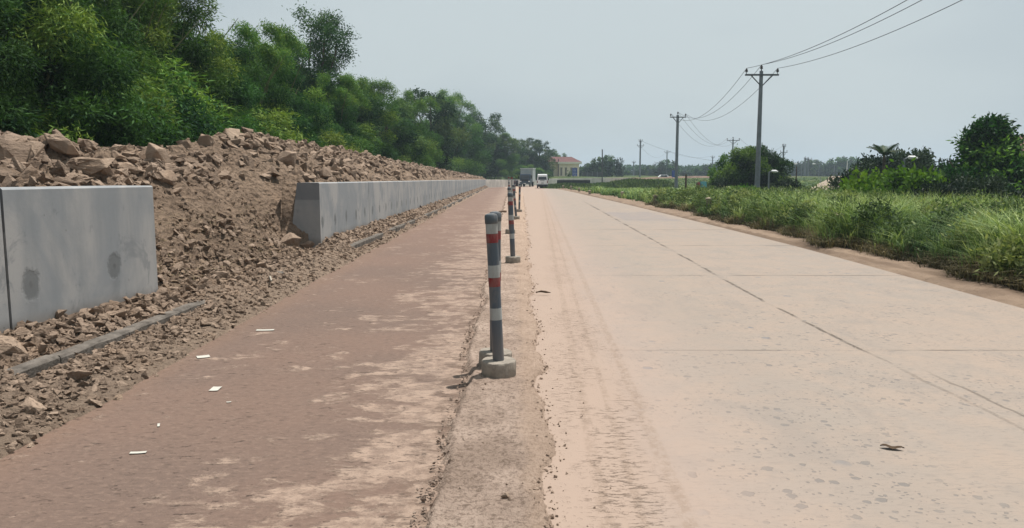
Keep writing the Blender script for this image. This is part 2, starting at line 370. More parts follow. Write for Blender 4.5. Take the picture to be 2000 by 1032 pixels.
# ---- general ground: grassed earth
g = G('grassed_ground', .97, .05)
a = g.noise(g.P(), .09, 6, .6); b = g.noise(g.P(), 1.2, 7, .7); f = g.noise(g.P(), 14, 5, .7)
c = g.mix(g.mr(a, .35, .65), (.09, .14, .052), (.15, .18, .07))
c = g.mix(g.mr(b, .5, .7, 0, .6), c, (.028, .048, .020)); c = g.mix(g.mr(f, .55, .7, 0, .4), c, (.10, .12, .05))
g.bump(g.ma('ADD', b, f), .12, 1); M['ground'] = g.col(c)
g = G('leaf_litter', .97, .05); b = g.noise(g.P(), 3, 7, .7)
g.bump(b, .1); M['litter'] = g.col(g.mix(g.mr(b, .4, .6), (.03, .035, .018), (.07, .06, .035)))
g = G('pale_dirt', .95, .1); a = g.noise(g.P(), .5, 7, .65)
M['pale_dirt'] = g.col(g.mix(g.mr(a, .35, .65), (.40, .31, .235), (.52, .42, .33)))
g = G('brown_dirt', .95, .1); a = g.noise(g.P(), .9, 7, .65); g.bump(a, .15)
M['brown_dirt'] = g.col(g.mix(g.mr(a, .35, .65), (.20, .135, .10), (.33, .235, .175)))
# ---- leaves
def leafmat(name, dark, mid, light, trans=.25, rough=.6):
    g = G(name, rough + .1, .10); t = g.attr('tint')
    c = g.mix(g.mr(t, 0, .55), dark, mid); c = g.mix(g.mr(t, .55, 1), c, light)
    o = g.n('ShaderNodeObjectInfo'); h = g.n('ShaderNodeHueSaturation'); g.l(c, h.inputs['Color'])
    g.l(g.mr(o.outputs['Random'], 0, 1, .82, 1.18), h.inputs['Value']); g.l(g.mr(o.outputs['Random'], 0, 1, .485, .51), h.inputs['Hue'])
    g.l(h.outputs[0], g.b.inputs['Base Color'])
    tr = g.n('ShaderNodeBsdfTranslucent'); g.l(g.mix(1.0, h.outputs[0], (1.3, 1.4, .6), 'MULTIPLY'), tr.inputs['Color'])
    ms = g.n('ShaderNodeMixShader'); ms.inputs[0].default_value = trans
    g.l(g.b.outputs[0], ms.inputs[1]); g.l(tr.outputs[0], ms.inputs[2]); g.l(ms.outputs[0], g.out.inputs['Surface'])
    return g.m
M['bamboo'] = leafmat('bamboo_leaf', (.009, .034, .014), (.056, .132, .032), (.18, .26, .055))
M['dull_leaf'] = leafmat('dull_leaf', (.008, .028, .015), (.036, .085, .034), (.105, .165, .055))
M['bright_leaf'] = leafmat('bright_leaf', (.006, .026, .008), (.022, .062, .012), (.100, .180, .026), .3, .42)
M['dark_leaf'] = leafmat('dark_leaf', (.010, .022, .014), (.022, .042, .026), (.048, .075, .040), .15, .4)
M['vine_leaf'] = leafmat('vine_leaf', (.03, .08, .012), (.07, .16, .018), (.14, .24, .03), .3, .45)
M['grass'] = leafmat('grass_blade', (.028, .058, .027), (.105, .165, .058), (.30, .35, .15), .25, .5)
M['dry'] = leafmat('dry_blade', (.05, .045, .03), (.12, .11, .06), (.26, .22, .12), .15, .7)
M['palm'] = leafmat('palm_leaf', (.010, .026, .014), (.020, .045, .022), (.04, .07, .03), .15, .4)
g = G('pale_flower', .8, .1); M['flower'] = g.col((.42, .40, .22))
M['bark'] = plain('bark', (.16, .13, .10), .9, .1, 0, .3, 8, .02)
M['culm'] = plain('bamboo_culm', (.16, .17, .07), .6, .3, 0, .25, 5)
M['pole'] = plain('spun_concrete_pole', (.30, .33, .36), .8, .2, 0, .15, 4, .003)
M['steel'] = plain('galvanised_steel', (.16, .17, .18), .55, .4, .3, .2, 10)
M['porcelain'] = plain('brown_porcelain', (.07, .055, .05), .3, .5, 0, .1)
M['wire'] = plain('aluminium_wire', (.10, .11, .13), .6, .3, .2, .05)
M['lampwhite'] = plain('white_lamp_shell', (.70, .70, .69), .5, .4, 0, .06, k=1)
M['base'] = plain('bollard_concrete', (.42, .37, .31), .92, .12, 0, .22, 14, .006)
def pipe(name, c):
    g = G(name, .42, .4); a = g.noise(g.O((1, 1, .35)), 9, 6, .65); oz = g.n('ShaderNodeTexCoord'); sp = g.n('ShaderNodeSeparateXYZ'); g.l(oz.outputs['Object'], sp.inputs[0])
    cc = g.mix(g.mr(a, .47, .62, 0, .35), c, (.35, .29, .24))
    cc = g.mix(g.mr(g.noise(g.O((1, 1, .12)), 60, 4, .8), .52, .62, 0, .16), cc, (.30, .27, .24))
    cc = g.mix(g.mr(sp.outputs[2], .12, .5, .30, 0), cc, (.36, .29, .23)); g.l(g.mr(a, .4, .7, .34, .6), g.b.inputs['Roughness'])
    return g.col(cc)
M['pgrey'] = pipe('blue_grey_plastic', (.10, .135, .175)); M['pwhite'] = pipe('white_reflective_band', (.52, .55, .54)); M['pred'] = pipe('red_reflective_band', (.30, .012, .02))
M['cap'] = pipe('grey_cap', (.105, .13, .155))
M['post'] = plain('weathered_post', (.40, .34, .255), .9, .1, 0, .25, 9, .006)
M['cream'] = plain('cream_render', (.82, .71, .54), .9, .1, 0, .06, 1.0, k=1)
M['cream2'] = plain('pale_trim', (.85, .80, .66), .9, .1, 0, .04, 1.0, k=1)
M['shutter'] = plain('grey_beige_shutter', (.38, .35, .29), .8, .2, 0, .1, 3)
M['pipebrown'] = plain('brown_pipe', (.10, .05, .045), .6, .2)
g = G('red_roof', .8, .2); wv = g.n('ShaderNodeTexWave'); g.l(g.O(), wv.inputs['Vector']); wv.inputs['Scale'].default_value = 2.2; wv.bands_direction = 'X'
M['redroof'] = g.col(g.mix(g.mr(g.noise(g.O(), .8, 5), .3, .7), (.27, .13, .12), (.21, .105, .10))); g.bump(wv.outputs[0], .05)
M['sign'] = plain('blue_sign', (.02, .085, .42), .5, .4, 0, .05); M['signwhite'] = plain('sign_white', (.75, .77, .8), .5, .3, 0, .03, k=1)
M['vanwhite'] = plain('white_car_paint', (.80, .80, .79), .3, .5, 0, .04, 3, k=1)
M['glass'] = plain('dark_glass', (.015, .018, .02), .08, .6, 0, .05); M['rubber'] = plain('black_rubber', (.018, .018, .018), .8, .2)
M['black'] = plain('black_plastic', (.025, .026, .028), .55, .3); M['chrome'] = plain('dull_chrome', (.5, .5, .5), .3, .5, .7)
M['red'] = plain('red_lens', (.30, .02, .02), .25, .5, 0, .03); M['bluepaint'] = plain('dark_blue_cab_paint', (.035, .065, .105), .35, .5, 0, .06)
M['boxgrey'] = plain('grey_box_panel', (.34, .37, .37), .6, .3, 0, .1, 2, k=1); M['lens'] = plain('headlight_lens', (.8, .82, .82), .15, .6, 0, .02, k=1)
M['paper'] = plain('white_paper', (.72, .70, .62), .9, .1, 0, .06, 9); M['darkwall'] = plain('dark_stained_concrete', (.055, .055, .06), .85, .1, 0, .3, 2, .01)
M['palewall'] = plain('pale_weathered_wall', (.80, .75, .68), .9, .1, 0, .2, .8, .01)
M['tin'] = plain('grey_tin_sheet', (.12, .13, .13), .6, .3, .2, .2, 2)
M['twig'] = plain('dry_twig', (.13, .09, .06), .95, .05); M['stick'] = plain('bleached_stick', (.55, .50, .42), .9, .1)
M['kerb'] = plain('grey_kerb_concrete', (.21, .185, .16), .93, .1, 0, .35, 7, .012)
M['teal'] = plain('teal_cloth', (.06, .22, .24), .8, .1)
M['drygrass'] = plain('straw', (.36, .29, .17), .95, .05)

# ================================================================== THE GROUND
CREST_Y = [2, 9.7, 10.8, 12.2, 13.9, 15, 16.2, 17.4, 19.5, 22.1, 25.9, 32.4, 38.8, 48.5, 64.6, 96.9, 112]
CREST_Z = [1.85, 1.80, 1.92, 1.86, 1.80, 1.98, 2.14, 2.40, 2.47, 2.43, 2.45, 2.38, 2.28, 2.18, 2.06, 1.75, 1.5]
def wall_x(y):     # face of the retaining wall
    y = np.asarray(y, float)
    return np.where(y < 11, -3.79 - (8.05 - np.minimum(y, 8.05)) * .13, -3.71 + (y - 14.65) * .0006)
def asph_l(y): return np.interp(y, [2, 5, 10, 20, 90, 130], [-2.76, -2.70, -2.83, -2.92, -3.12, -3.2])
def kerb_x(y): return np.interp(y, [2, 5, 7.5, 11, 15.5, 31, 60, 110], [-3.54, -3.46, -3.42, -3.3, -3.16, -3.06, -3.2, -3.35])
def bank_h(x, y):
    kx = kerb_x(y); wx = wall_x(y); al = asph_l(y)
    cz = np.interp(y, CREST_Y, CREST_Z)
    t = x
    zed = .02 + .07 * ss(0, .5, (al - x))
    z1 = .11 + (.26 - .11) * ss(0, 1, (kx - x) / (kx - wx))
    z_front = np.where(x > kx, zed, z1)
    # behind the wall
    b0 = wx - .35
    s = np.clip((b0 - x) / (b0 + 6.5), 0, 1.0)
    z_heap = 1.22 + (cz - 1.22) * (s ** .8)
    back = np.clip((-6.5 - x) / 2.2, 0, 1); z_heap = z_heap - back * (cz - 1.15) * .9
    z_w = np.where(x < wx - .22, z_heap, z_front)
    # the cut in the gap: a dug face runs from the kerb up to the ledge under the heap
    f0 = kx - .1
    s2 = np.clip((f0 - x) / (f0 + 5.35), 0, 1)
    z_cut = .12 + 1.15 * (s2 ** 1.5)
    s3 = np.clip((-5.35 - x) / (6.5 - 5.35), 0, 1); z_cut = np.where(x < -5.35, 1.27 + (cz - 1.27) * s3 ** .75, z_cut)
    z_cut = z_cut - back * (cz - 1.15) * .9
    z_cut = np.where(x > kx, zed, z_cut)
    gap = ss(8.0, 8.12, y) * (1 - ss(14.62, 14.75, y))
    gapb = np.where(x < wx - .75, ss(7.0, 8.6, y) * (1 - ss(13.8, 16.2, y)), gap)
    z = z_w * (1 - gapb) + z_cut * gapb
    z = z - .26 * ss(12.9, 14.4, y) * (1 - ss(14.66, 14.8, y)) * ss(-4.75, -4.45, x) * (1 - ss(-3.8, -3.6, x))
    z = z + .11 * np.exp(-((x - kx) / .16) ** 2) * ss(.60, .74, vn(y * .9, y * 0, 44)) * ss(3, 4, y)
    # kerb buried in the gap
    z = z + .12 * np.exp(-((x - kx) / .22) ** 2) * (ss(8.0, 8.5, y) * (1 - ss(9.3, 9.7, y)) + ss(10.7, 11.2, y) * (1 - ss(13.2, 14.2, y)))
    return z
def bank_full(x, y):
    z = bank_h(x, y); al = asph_l(y); kx = kerb_x(y)
    k = ss(0, .35, al - x)
    big = ss(.3, 1.6, kx - x)
    behind = (x < wall_x(y) - .3) | ((y > 8.1) & (y < 14.6) & (x < -4.2))
    z = z + fbm(x * 5, y * 5, 3, 4) * .045 * k + fbm(x * 22, y * 22, 9, 3) * .018 * k
    z = z + np.where(behind, (ridge(x * 1.3, y * 1.3, 21, 4) - .55) * .42 * ss(0, .8, (wall_x(y) - .2) - x) + fbm(x * 7, y * 7, 5, 4) * .10 + (ridge(x * 5, y * 5, 25, 3) - .5) * .12, 0)
    gapm = (ss(8.1, 8.6, y) * (1 - ss(14, 14.6, y))) * (x < -3.7) * (x > -5.3)
    z = z + gapm * (fbm(x * 2.2, y * 1.2, 31, 4) * .14 + (ridge(x * 6, y * 5, 35, 3) - .5) * .09)
    return np.where(x > al - .02, -.012, z)
def grid_obj(name, xs, ys, fz, mat, smooth=True, kind='structure'):
    X, Y = np.meshgrid(xs, ys); Z = fz(X, Y); V = np.stack([X, Y, Z], -1).reshape(-1, 3)
    nx = len(xs); ny = len(ys); i = np.arange(ny - 1)[:, None] * nx + np.arange(nx - 1)[None, :]
    F = np.stack([i, i + 1, i + 1 + nx, i + nx], -1).reshape(-1, 4)
    o = npmesh(name, V, [F], mat, smooth=smooth); o['kind'] = kind; return o
def geo(a, b, q, mind):
    r = [a]
    while r[-1] < b: r.append(r[-1] + max(mind, r[-1] * q))
    return np.array(r)
# soil bank with the spoil heap on it
xs = np.concatenate([np.linspace(-10.5, -6.6, 50), np.linspace(-6.5, -4.3, 60), np.linspace(-4.26, -2.6, 66)])
grid_obj('soil_bank', xs, geo(2.2, 112, .0065, .02), bank_full, M['soil'])

# big terrain sheet
def road_c(t):     # centre line of the concrete road, t = distance along it
    t = np.asarray(t, float); L0 = 116.0; Rr = 30.0; arc = Rr * math.pi / 2
    xc0 = np.interp(t, [-10, 0, 20, 47, 80, 102, 116], [2.95, 2.96, 3.22, 3.3, 3.05, 2.55, 2.35])
    a = np.clip((t - L0) / Rr, 0, math.pi / 2); s = np.maximum(t - L0 - arc, 0)
    x = np.where(t < L0, xc0, 2.35 + Rr * (1 - np.cos(a)) + s); y = np.where(t < L0, t, L0 + Rr * np.sin(a) + s * .06)
    z = .006 + .5 * ss(L0 + 30, L0 + arc + 60, t)
    return x, y, z, a
def terr(x, y):
    x = np.asarray(x, float); y = np.asarray(y, float)
    r = np.abs(x)
    z = np.full(x.shape, -.16)
    # left hill behind the spoil heap
    left = ss(-9, -32, x) * ss(300, 130, y); z = z + left * 6.0 + ss(-8, -10, x) * .9 * ss(160, 120, y)
    # right: verge, then falls into a shallow valley and rises far away
    right = ss(7.2, 8.2, x) * .14
    fall = ss(15, 26, x - np.clip((y - 30) * .12, 0, 30)) * ss(135, 90, y) * (ss(-12, 0, y))
    z = z + right - fall * 2.2
    # crossing embankment at the junction, and the plateau behind it
    rr_ = ss(20, 30, x); z = z + (ss(155, 162, y + np.clip(3 - x, 0, 60) * 1.2) * 1.3 * (1 - rr_) + ss(96, 158, y) * 1.25 * rr_) * ss(-70, -20, x)
    z = z + ss(170, 420, y) * 1.6 * ss(20, 120, x) 
    z = z + ss(260, 420, np.hypot(x - 60, y)) * 1.3
    z = z + fbm(x * .03, y * .03, 77, 3) * .8 * ss(60, 200, np.hypot(x, y)) + fbm(x * .4, y * .4, 5, 3) * .08 * ss(9, 14, x)
    return z
gx = np.concatenate([-np.geomspace(30, 2500, 30)[::-1], np.linspace(-28, 60, 89), np.geomspace(62, 2500, 60)])
gy = np.concatenate([np.linspace(-60, -5, 10), np.linspace(-4, 60, 65), np.linspace(61.5, 200, 94), np.geomspace(203, 3500, 60)])
grid_obj('ground', gx, gy, terr, M['ground'])

# asphalt lane, closed by the bend of the wall
ys = geo(-4.0 + 6, 116, .03, .5); ys = np.concatenate([[-4, -1, 1], ys])
V = []; F = []
for i, yy in enumerate(ys):
    V += [(float(asph_l(yy)) - .12 if yy > 1 else -2.9, yy, 0), (-.22, yy, 0)]
    if i: F.append([2 * i - 2, 2 * i - 1, 2 * i + 1, 2 * i])
tag(npmesh('asphalt_lane', V, [np.array(F)], M['asphalt']), kind='structure')
# concrete road
ts = np.concatenate([np.arange(-5, 116, 3.0), np.arange(116, 168, 1.5), np.arange(168, 260, 5)])
cx_, cy_, cz_, ca_ = road_c(ts)
hl = np.interp(ts, [-5, 10, 60, 102, 116, 150], [2.93, 2.9, 3.1, 3.3, 3.6, 4.2]); hr = np.interp(ts, [-5, 8, 15, 30, 60, 102, 116, 150], [2.7, 2.72, 2.96, 3.0, 2.95, 2.93, 3.2, 4.2])
V = []; F = []
for i in range(len(ts)):
    nx, ny = math.cos(ca_[i]), -math.sin(ca_[i])
    for k in range(5):
        u = -hl[i] + (hl[i] + hr[i]) * k / 4; V.append((cx_[i] + nx * u, cy_[i] + ny * u, cz_[i] + .006))
    if i:
        for k in range(4): F.append([5 * i - 5 + k, 5 * i - 4 + k, 5 * i + 1 + k, 5 * i + k])
tag(npmesh('concrete_road', V, [np.array(F)], M['concrete_road']), kind='structure')
# dried mud median between the two roads
def med(x, y):
    e1 = -.36 + fbm(y * 1.1, y * 0, 4, 5) * .10 + ss(9, 24, y) * -.04; e2 = .16 + y * .012 + fbm(y * 1.7, y * 0 + 5, 8, 5) * .10
    d = np.minimum((x - e1), (e2 - x) * .8)
    h = -.02 + .062 * ss(-.02, .045, d)
    h = h + (fbm(x * 9, y * 9, 6, 4) * .014 + fbm(x * 40, y * 40, 2, 3) * .008) * ss(-.01, .06, d)
    lip = np.exp(-((x - e1) / .05) ** 2) * (ridge(x * 13, y * 13, 12, 3) - .45) * .07 + np.exp(-((e2 - x) / .045) ** 2) * (ridge(x * 12, y * 12, 32, 3) - .5) * .045
    return h + lip
grid_obj('mud_median', np.linspace(-.58, 1.0, 132), geo(2.3, 116, .0042, .011), med, M['mud'])
# shoulder on the right
def shl(x, y):
    rx = 6.0 + 0 * y; e = np.interp(y, [2, 8, 15, 30, 60, 102, 112], [5.68, 5.68, 6.16, 6.3, 6.25, 5.5, 5.4])
    d = x - e + fbm(y * 1.3, y * 0, 40, 4) * .10
    return -.05 + .075 * ss(-.02, .25, d) + fbm(x * 6, y * 3, 14, 4) * .03 * ss(0, .2, d) + ridge(x * 4, y * 1.5, 19, 3) * .04 * ss(.1, .5, d) - .03 * ss(2.8, 3.4, x - 5.7)
grid_obj('roadside_shoulder', np.linspace(5.3, 9.6, 110), geo(3, 114, .007, .03), shl, M['shoulder'])

# ================================================================== ROCKS
def hull(n, sx, sy, sz, seed):
    r = random.Random(seed); bm = bmesh.new()
    for _ in range(n):
        while True:
            p = Vector((r.uniform(-1, 1), r.uniform(-1, 1), r.uniform(-1, 1)))
            if .55 < p.length < 1.15: break
        bm.verts.new((p.x * sx, p.y * sy, p.z * sz))
    res = bmesh.ops.convex_hull(bm, input=bm.verts)
    bmesh.ops.delete(bm, geom=list({e for e in list(res['geom_interior']) + list(res['geom_unused']) if isinstance(e, bmesh.types.BMVert)}), context='VERTS')
    bmesh.ops.triangulate(bm, faces=bm.faces); bmesh.ops.recalc_face_normals(bm, faces=bm.faces)
    bm.verts.ensure_lookup_table(); bm.verts.index_update()
    V = np.array([v.co[:] for v in bm.verts]); F = np.array([[v.index for v in f.verts] for f in bm.faces]); bm.free(); return V, F
PRO = [hull(random.randint(9, 15), random.uniform(.8, 1.1), random.uniform(.6, .95), random.uniform(.42, .8), 100 + k) for k in range(26)]
def refine(P, seed):
    V, F = P; bm = bmesh.new(); vs = [bm.verts.new(p) for p in V]
    for f in F: bm.faces.new([vs[i] for i in f])
    bmesh.ops.subdivide_edges(bm, edges=[e for e in bm.edges if e.calc_length() > .35], cuts=2, use_grid_fill=True); bmesh.ops.triangulate(bm, faces=bm.faces)
    bmesh.ops.recalc_face_normals(bm, faces=bm.faces); bm.verts.index_update()
    A = np.array([v.co[:] for v in bm.verts]); n = A / np.linalg.norm(A, axis=1)[:, None]
    st = np.round(A[:, 2] * 4.5) / 4.5 - A[:, 2]
    A = A + n * (fbm(A[:, 0] * 3 + seed, A[:, 1] * 3 + A[:, 2] * 2.3, seed, 4, .6) * .17)[:, None]; A[:, 0] += st * .35
    F2 = np.array([[v.index for v in f.verts] for f in bm.faces]); bm.free(); return A, F2
PRO_R = [refine(PRO[k], k + 7) for k in range(len(PRO))]
def rock_cloud(name, X, Y, Z, S, mat, sink=.25, flat=.75, label=None, cat=None, lo=0, hi=1):
    n = len(X); Vs = []; Fs = []; T = []; b = 0
    which = rng.integers(0, len(PRO), n) + np.where(S > .045 * (1 + .03 * Y), len(PRO), 0); ALL = PRO + PRO_R
    for k in range(len(ALL)):
        idx = np.where(which == k)[0]
        if not len(idx): continue
        V, F = ALL[k]; m = len(idx)
        a = rng.uniform(0, 2 * np.pi, m); tl = rng.normal(0, .62, m); tl2 = rng.normal(0, .5, m)
        ca, sa = np.cos(a), np.sin(a); P = np.repeat(V[None], m, 0) * S[idx][:, None, None]
        P[:, :, 2] *= flat
        y2 = P[:, :, 1] * np.cos(tl)[:, None] - P[:, :, 2] * np.sin(tl)[:, None]; z2 = P[:, :, 1] * np.sin(tl)[:, None] + P[:, :, 2] * np.cos(tl)[:, None]
        x2 = P[:, :, 0] * np.cos(tl2)[:, None] + z2 * np.sin(tl2)[:, None]; z2 = -P[:, :, 0] * np.sin(tl2)[:, None] + z2 * np.cos(tl2)[:, None]
        Q = np.stack([x2 * ca[:, None] - y2 * sa[:, None] + X[idx][:, None], x2 * sa[:, None] + y2 * ca[:, None] + Y[idx][:, None], z2 + (Z[idx] + S[idx] * (.5 - sink) * flat)[:, None]], -1)
        Vs.append(Q.reshape(-1, 3)); Fs.append((F[None] + (np.arange(m) * len(V))[:, None, None] + b).reshape(-1, 3)); b += m * len(V)
        T.append(np.repeat(rng.uniform(lo, hi, m), len(V)))
    o = npmesh(name, np.concatenate(Vs), [np.concatenate(Fs)], mat, attrs={'tint': np.concatenate(T)})
    return tag(o, label, cat, kind='stuff')
def scat(n, x0f, x1f, y0, y1, smin, smax, pw=2.2, grow=.012):
    Y = y0 * (y1 / y0) ** rng.uniform(0, 1, n)
    u = rng.uniform(0, 1, n); X = x0f(Y) + (x1f(Y) - x0f(Y)) * u
    S = smin + (smax - smin) * rng.uniform(0, 1, n) ** pw; S = S * (1 + grow * Y); return X, Y, S
# stones between asphalt and kerb
X, Y, S = scat(14000, lambda y: kerb_x(y) - .09, lambda y: asph_l(y) + .03, 3.2, 34, .006, .045, 3.6, .02)
keep = (rng.uniform(0, 1, len(X)) < .35 + .65 * ss(0, .3, asph_l(Y) - X)); X, Y, S = X[keep], Y[keep], S[keep]
rock_cloud('loose_gravel', X, Y, bank_full(X, Y), S, M['rubble'], .3, .8, 'loose broken stones strewn between the kerb and the asphalt lane', 'gravel')
# rubble between kerb and wall, and over the toe of the cut
X, Y, S = scat(9500, lambda y: np.where((y > 8.1) & (y < 14.6), -4.6, wall_x(y) + .03), lambda y: kerb_x(y) - .06, 3.2, 104, .012, .085, 2.6, .012)
rock_cloud('rubble', X, Y, bank_full(X, Y), S, M['rubble'], .25, .8, 'broken rubble banked between the retaining wall and the kerb', 'rubble')
# cut face crumbs
X, Y, S = scat(11000, lambda y: -5.6 + 0 * y, lambda y: -3.6 + 0 * y, 8.15, 14.6, .006, .055, 5.0, .01)
keep = rng.uniform(0, 1, len(X)) < np.clip(.6 + 2.2 * fbm(X * 1.6, Y * 1.1, 66, 3) + .5 * ss(-4.9, -4.0, X), .12, 1); X, Y, S = X[keep], Y[keep], S[keep]
rock_cloud('soil_crumbs', X, Y, bank_full(X, Y), S, M['clod'], .3, .9, 'crumbled soil on the dug face between the two wall sections', 'soil')
# spoil heap
X, Y, S = scat(22000, lambda y: -8.3 + 0 * y, lambda y: np.where((y > 8.3) & (y < 14.4), -5.2, wall_x(y) - .42), 4.5, 112, .025, .20, 3.4, .005)
dens = fbm(X * .9, Y * .7, 88, 3)
keep = X < wall_x(Y) - .40 - S * .8; keep |= (Y > 8.4) & (Y < 14.2); keep &= rng.uniform(0, 1, len(X)) < np.clip(.85 + 2.0 * dens, .38, 1); keep &= ~((Y > 7.6) & (Y < 15.3) & (X > -5.25)); X, Y, S = X[keep], Y[keep], S[keep]
rock_cloud('spoil_rubble', X, Y, bank_full(X, Y), S, M['rubble'], .28, .8, 'broken rock and clods piled on the spoil heap behind the wall', 'rubble')
# crumbs along the broken edges of the median, and clods fallen on the road
yy = 2.6 * (60 / 2.6) ** rng.uniform(0, 1, 2600)
e1 = -.36 + fbm(yy * 1.1, yy * 0, 4, 5) * .10 + ss(9, 24, yy) * -.04
xx = e1 - .02 + rng.normal(0, .022, len(yy)) - np.abs(rng.normal(0, .012, len(yy)))
k2 = rng.uniform(0, 1, len(yy)) < .45; e2 = .16 + yy * .012 + fbm(yy * 1.7, yy * 0 + 5, 8, 5) * .10
xx = np.where(k2, e2 + rng.normal(.0, .03, len(yy)), xx)
S = (.0035 + .014 * rng.uniform(0, 1, len(yy)) ** 3) * (1 + .02 * yy)
rock_cloud('mud_crumbs', xx, yy, np.maximum(med(xx, yy), .012), S, M['mud'], .2, .8, 'small crumbs of dried mud along the broken edges of the median', 'dirt')
yy = 2.8 * (40 / 2.8) ** rng.uniform(0, 1, 420); xx = rng.uniform(-.3, .5, 420); S = (.003 + .010 * rng.uniform(0, 1, 420) ** 4) * (1 + .01 * yy)
rock_cloud('pebbles', xx, yy, np.maximum(med(xx, yy), .012), S, M['rubble'], .2, .8, 'scattered pebbles and grit on the median and the road edge', 'pebbles')

# single boulders one can point at
def boulder(px, py, r, where, label, seed, sz=(1, .8, .7), rz=None, tint=.5, X=None, z=None):
    bm = bmesh.new(); V, F = hull(13, sz[0], sz[1], sz[2], seed)
    vs = [bm.verts.new(p) for p in V]
    for f in F: bm.faces.new([vs[i] for i in f])
    bmesh.ops.recalc_face_normals(bm, faces=bm.faces)
    bmesh.ops.bevel(bm, geom=bm.edges[:], offset=.03, segments=1, affect='EDGES')
    bmesh.ops.triangulate(bm, faces=bm.faces); bmesh.ops.subdivide_edges(bm, edges=bm.edges[:], cuts=2, use_grid_fill=True)
    A = np.array([v.co[:] for v in bm.verts])
    d = fbm(A[:, 0] * 2.5 + seed, A[:, 1] * 2.5 + A[:, 2] * 2.1, seed, 5, .6) * .17
    n = A / np.linalg.norm(A, axis=1)[:, None]; A = (A + n * d[:, None]) * r
    for v, p in zip(bm.verts, A): v.co = p
    me = bpy.data.meshes.new('boulder'); bm.to_mesh(me); bm.free(); me.materials.append(M['boulder'])
    at = me.attributes.new('tint', 'FLOAT', 'POINT'); at.data.foreach_set('value', np.full(len(me.vertices), tint, np.float32))
    o = bpy.data.objects.new('boulder', me); COL.objects.link(o)
    x, y = where; zz = float(bank_full(np.array([x]), np.array([y]))[0]) if z is None else z
    o.location = (x, y, zz + r * sz[2] * .30); o.rotation_euler = (random.uniform(-.3, .3), random.uniform(-.3, .3), rz if rz is not None else random.uniform(0, 6))
    return tag(o, label, 'rock')
def ghit(px, py):   # where a pixel's line of sight meets the bank
    d = ray(px, py); t = np.linspace(2, 60, 8000); x = d[0] * t; y = d[1] * t; z = CAMH + d[2] * t
    h = bank_full(x, y); i = np.where(z < h)[0]; i = i[0] if len(i) else len(t) - 1; return float(x[i]), float(y[i])
BL = [
 (567, 480, .26, 'pale boulder leaning by the foot of the wall end face', 1, (1, .8, .8)),
 (602, 484, .15, 'small rounded boulder at the foot of the dark wall end face', 2, (1.1, .8, .6)),
 (432, 548, .13, 'brown stone with a dark overhang low on the dug soil face', 3, (1, .8, .8)),
 (408, 603, .09, 'reddish stone lying in the rubble below the dug soil face', 4, (1.1, .8, .7)),
 (20, 690, .16, 'large rounded boulder against the near wall at the left picture edge', 5, (1, .9, .95)),
 (155, 740, .10, 'dark sided flat topped stone in the gravel beside the kerb', 6, (1.2, .8, .7)),
 (60, 800, .09, 'long pale stone slab in the gravel nearest the lower left corner', 7, (1.4, .8, .4)),
 (410, 632, .085, 'rusty brown stone at the gravel edge near the asphalt', 8, (1.2, .8, .7)),
 (225, 618, .12, 'overhanging dark slab stone on the rubble under the near wall', 9, (1.4, .7, .5)),
 (187, 613, .10, 'angular stone with a bright top on the rubble against the near wall', 10, (1.2, .8, .55)),
 (510, 525, .11, 'dark faced stone half way up the rubble right of the dug face', 11, (1.1, .8, .8)),
 (655, 455, .10, 'upright dark stone leaning on the far wall close to its corner', 12, (.7, .7, 1.1)),
 (722, 437, .16, 'broad tan stone in the rubble under the first wall joint', 13, (1.3, .8, .6)),
 (118, 290, .32, 'large pale boulder crowning the spoil heap above the near wall', 14, (1.2, .8, .8)),
 (20, 300, .36, 'wide flat boulder on the heap crest at the left picture edge', 15, (1.5, .9, .55)),
 (12, 322, .33, 'shadowed square block behind the near wall at the left edge', 16, (1, .9, .9)),
 (68, 318, .22, 'upright slab stone standing on the heap behind the near wall', 17, (.5, .8, 1.1)),
 (318, 322, .30, 'big cleft boulder on the heap above the gap between the walls', 18, (1.1, .8, .95)),
 (328, 352, .20, 'dark wedge shaped stone on the ledge above the near wall corner', 19, (1.3, .8, .7)),
 (170, 335, .34, 'smooth tan slab face in the heap above the middle of the near wall', 20, (1.3, .6, .7)),
 (250, 335, .28, 'long dark sided slab in the heap behind the near wall', 21, (1.5, .7, .5)),
 (440, 352, .26, 'low layered rock on the ledge above the dug soil face', 22, (1.5, .7, .5)),
 (560, 318, .32, 'pale rounded boulder high on the heap above the far wall corner', 23, (1.2, .8, .9)),
 (640, 345, .26, 'tan slanted slab just above the near end of the far wall', 24, (1.3, .7, .7)),
 (455, 272, .30, 'broken block on the highest point of the spoil heap', 25, (1.2, .8, .7)),
 (395, 285, .24, 'dark rounded clod on the left shoulder of the high heap', 26, (1, .9, .9)),
 (232, 300, .18, 'small sunlit stone on the heap crest right of the big pale boulder', 27, (1.1, .8, .7)),
 (775, 342, .22, 'greyish stone on the heap behind the far wall', 28, (1.2, .8, .7)),
]
for px, py, r, lb, sd, sz in BL:
    boulder(px, py, r, ghit(px, py), lb, sd, sz, tint=random.uniform(.15, .9))
# the loose stones beside the bollard row
o = boulder(0, 0, .16, (-.38, 31.5), 'dark pile of stones on the asphalt edge behind the second bollard pair', 50, (1.5, .8, .7), z=0.0)
o = boulder(0, 0, .022, (-.03, 3.32), 'tiny dark stone lying on the median in the foreground', 51, (1.1, .8, .8), z=.045)

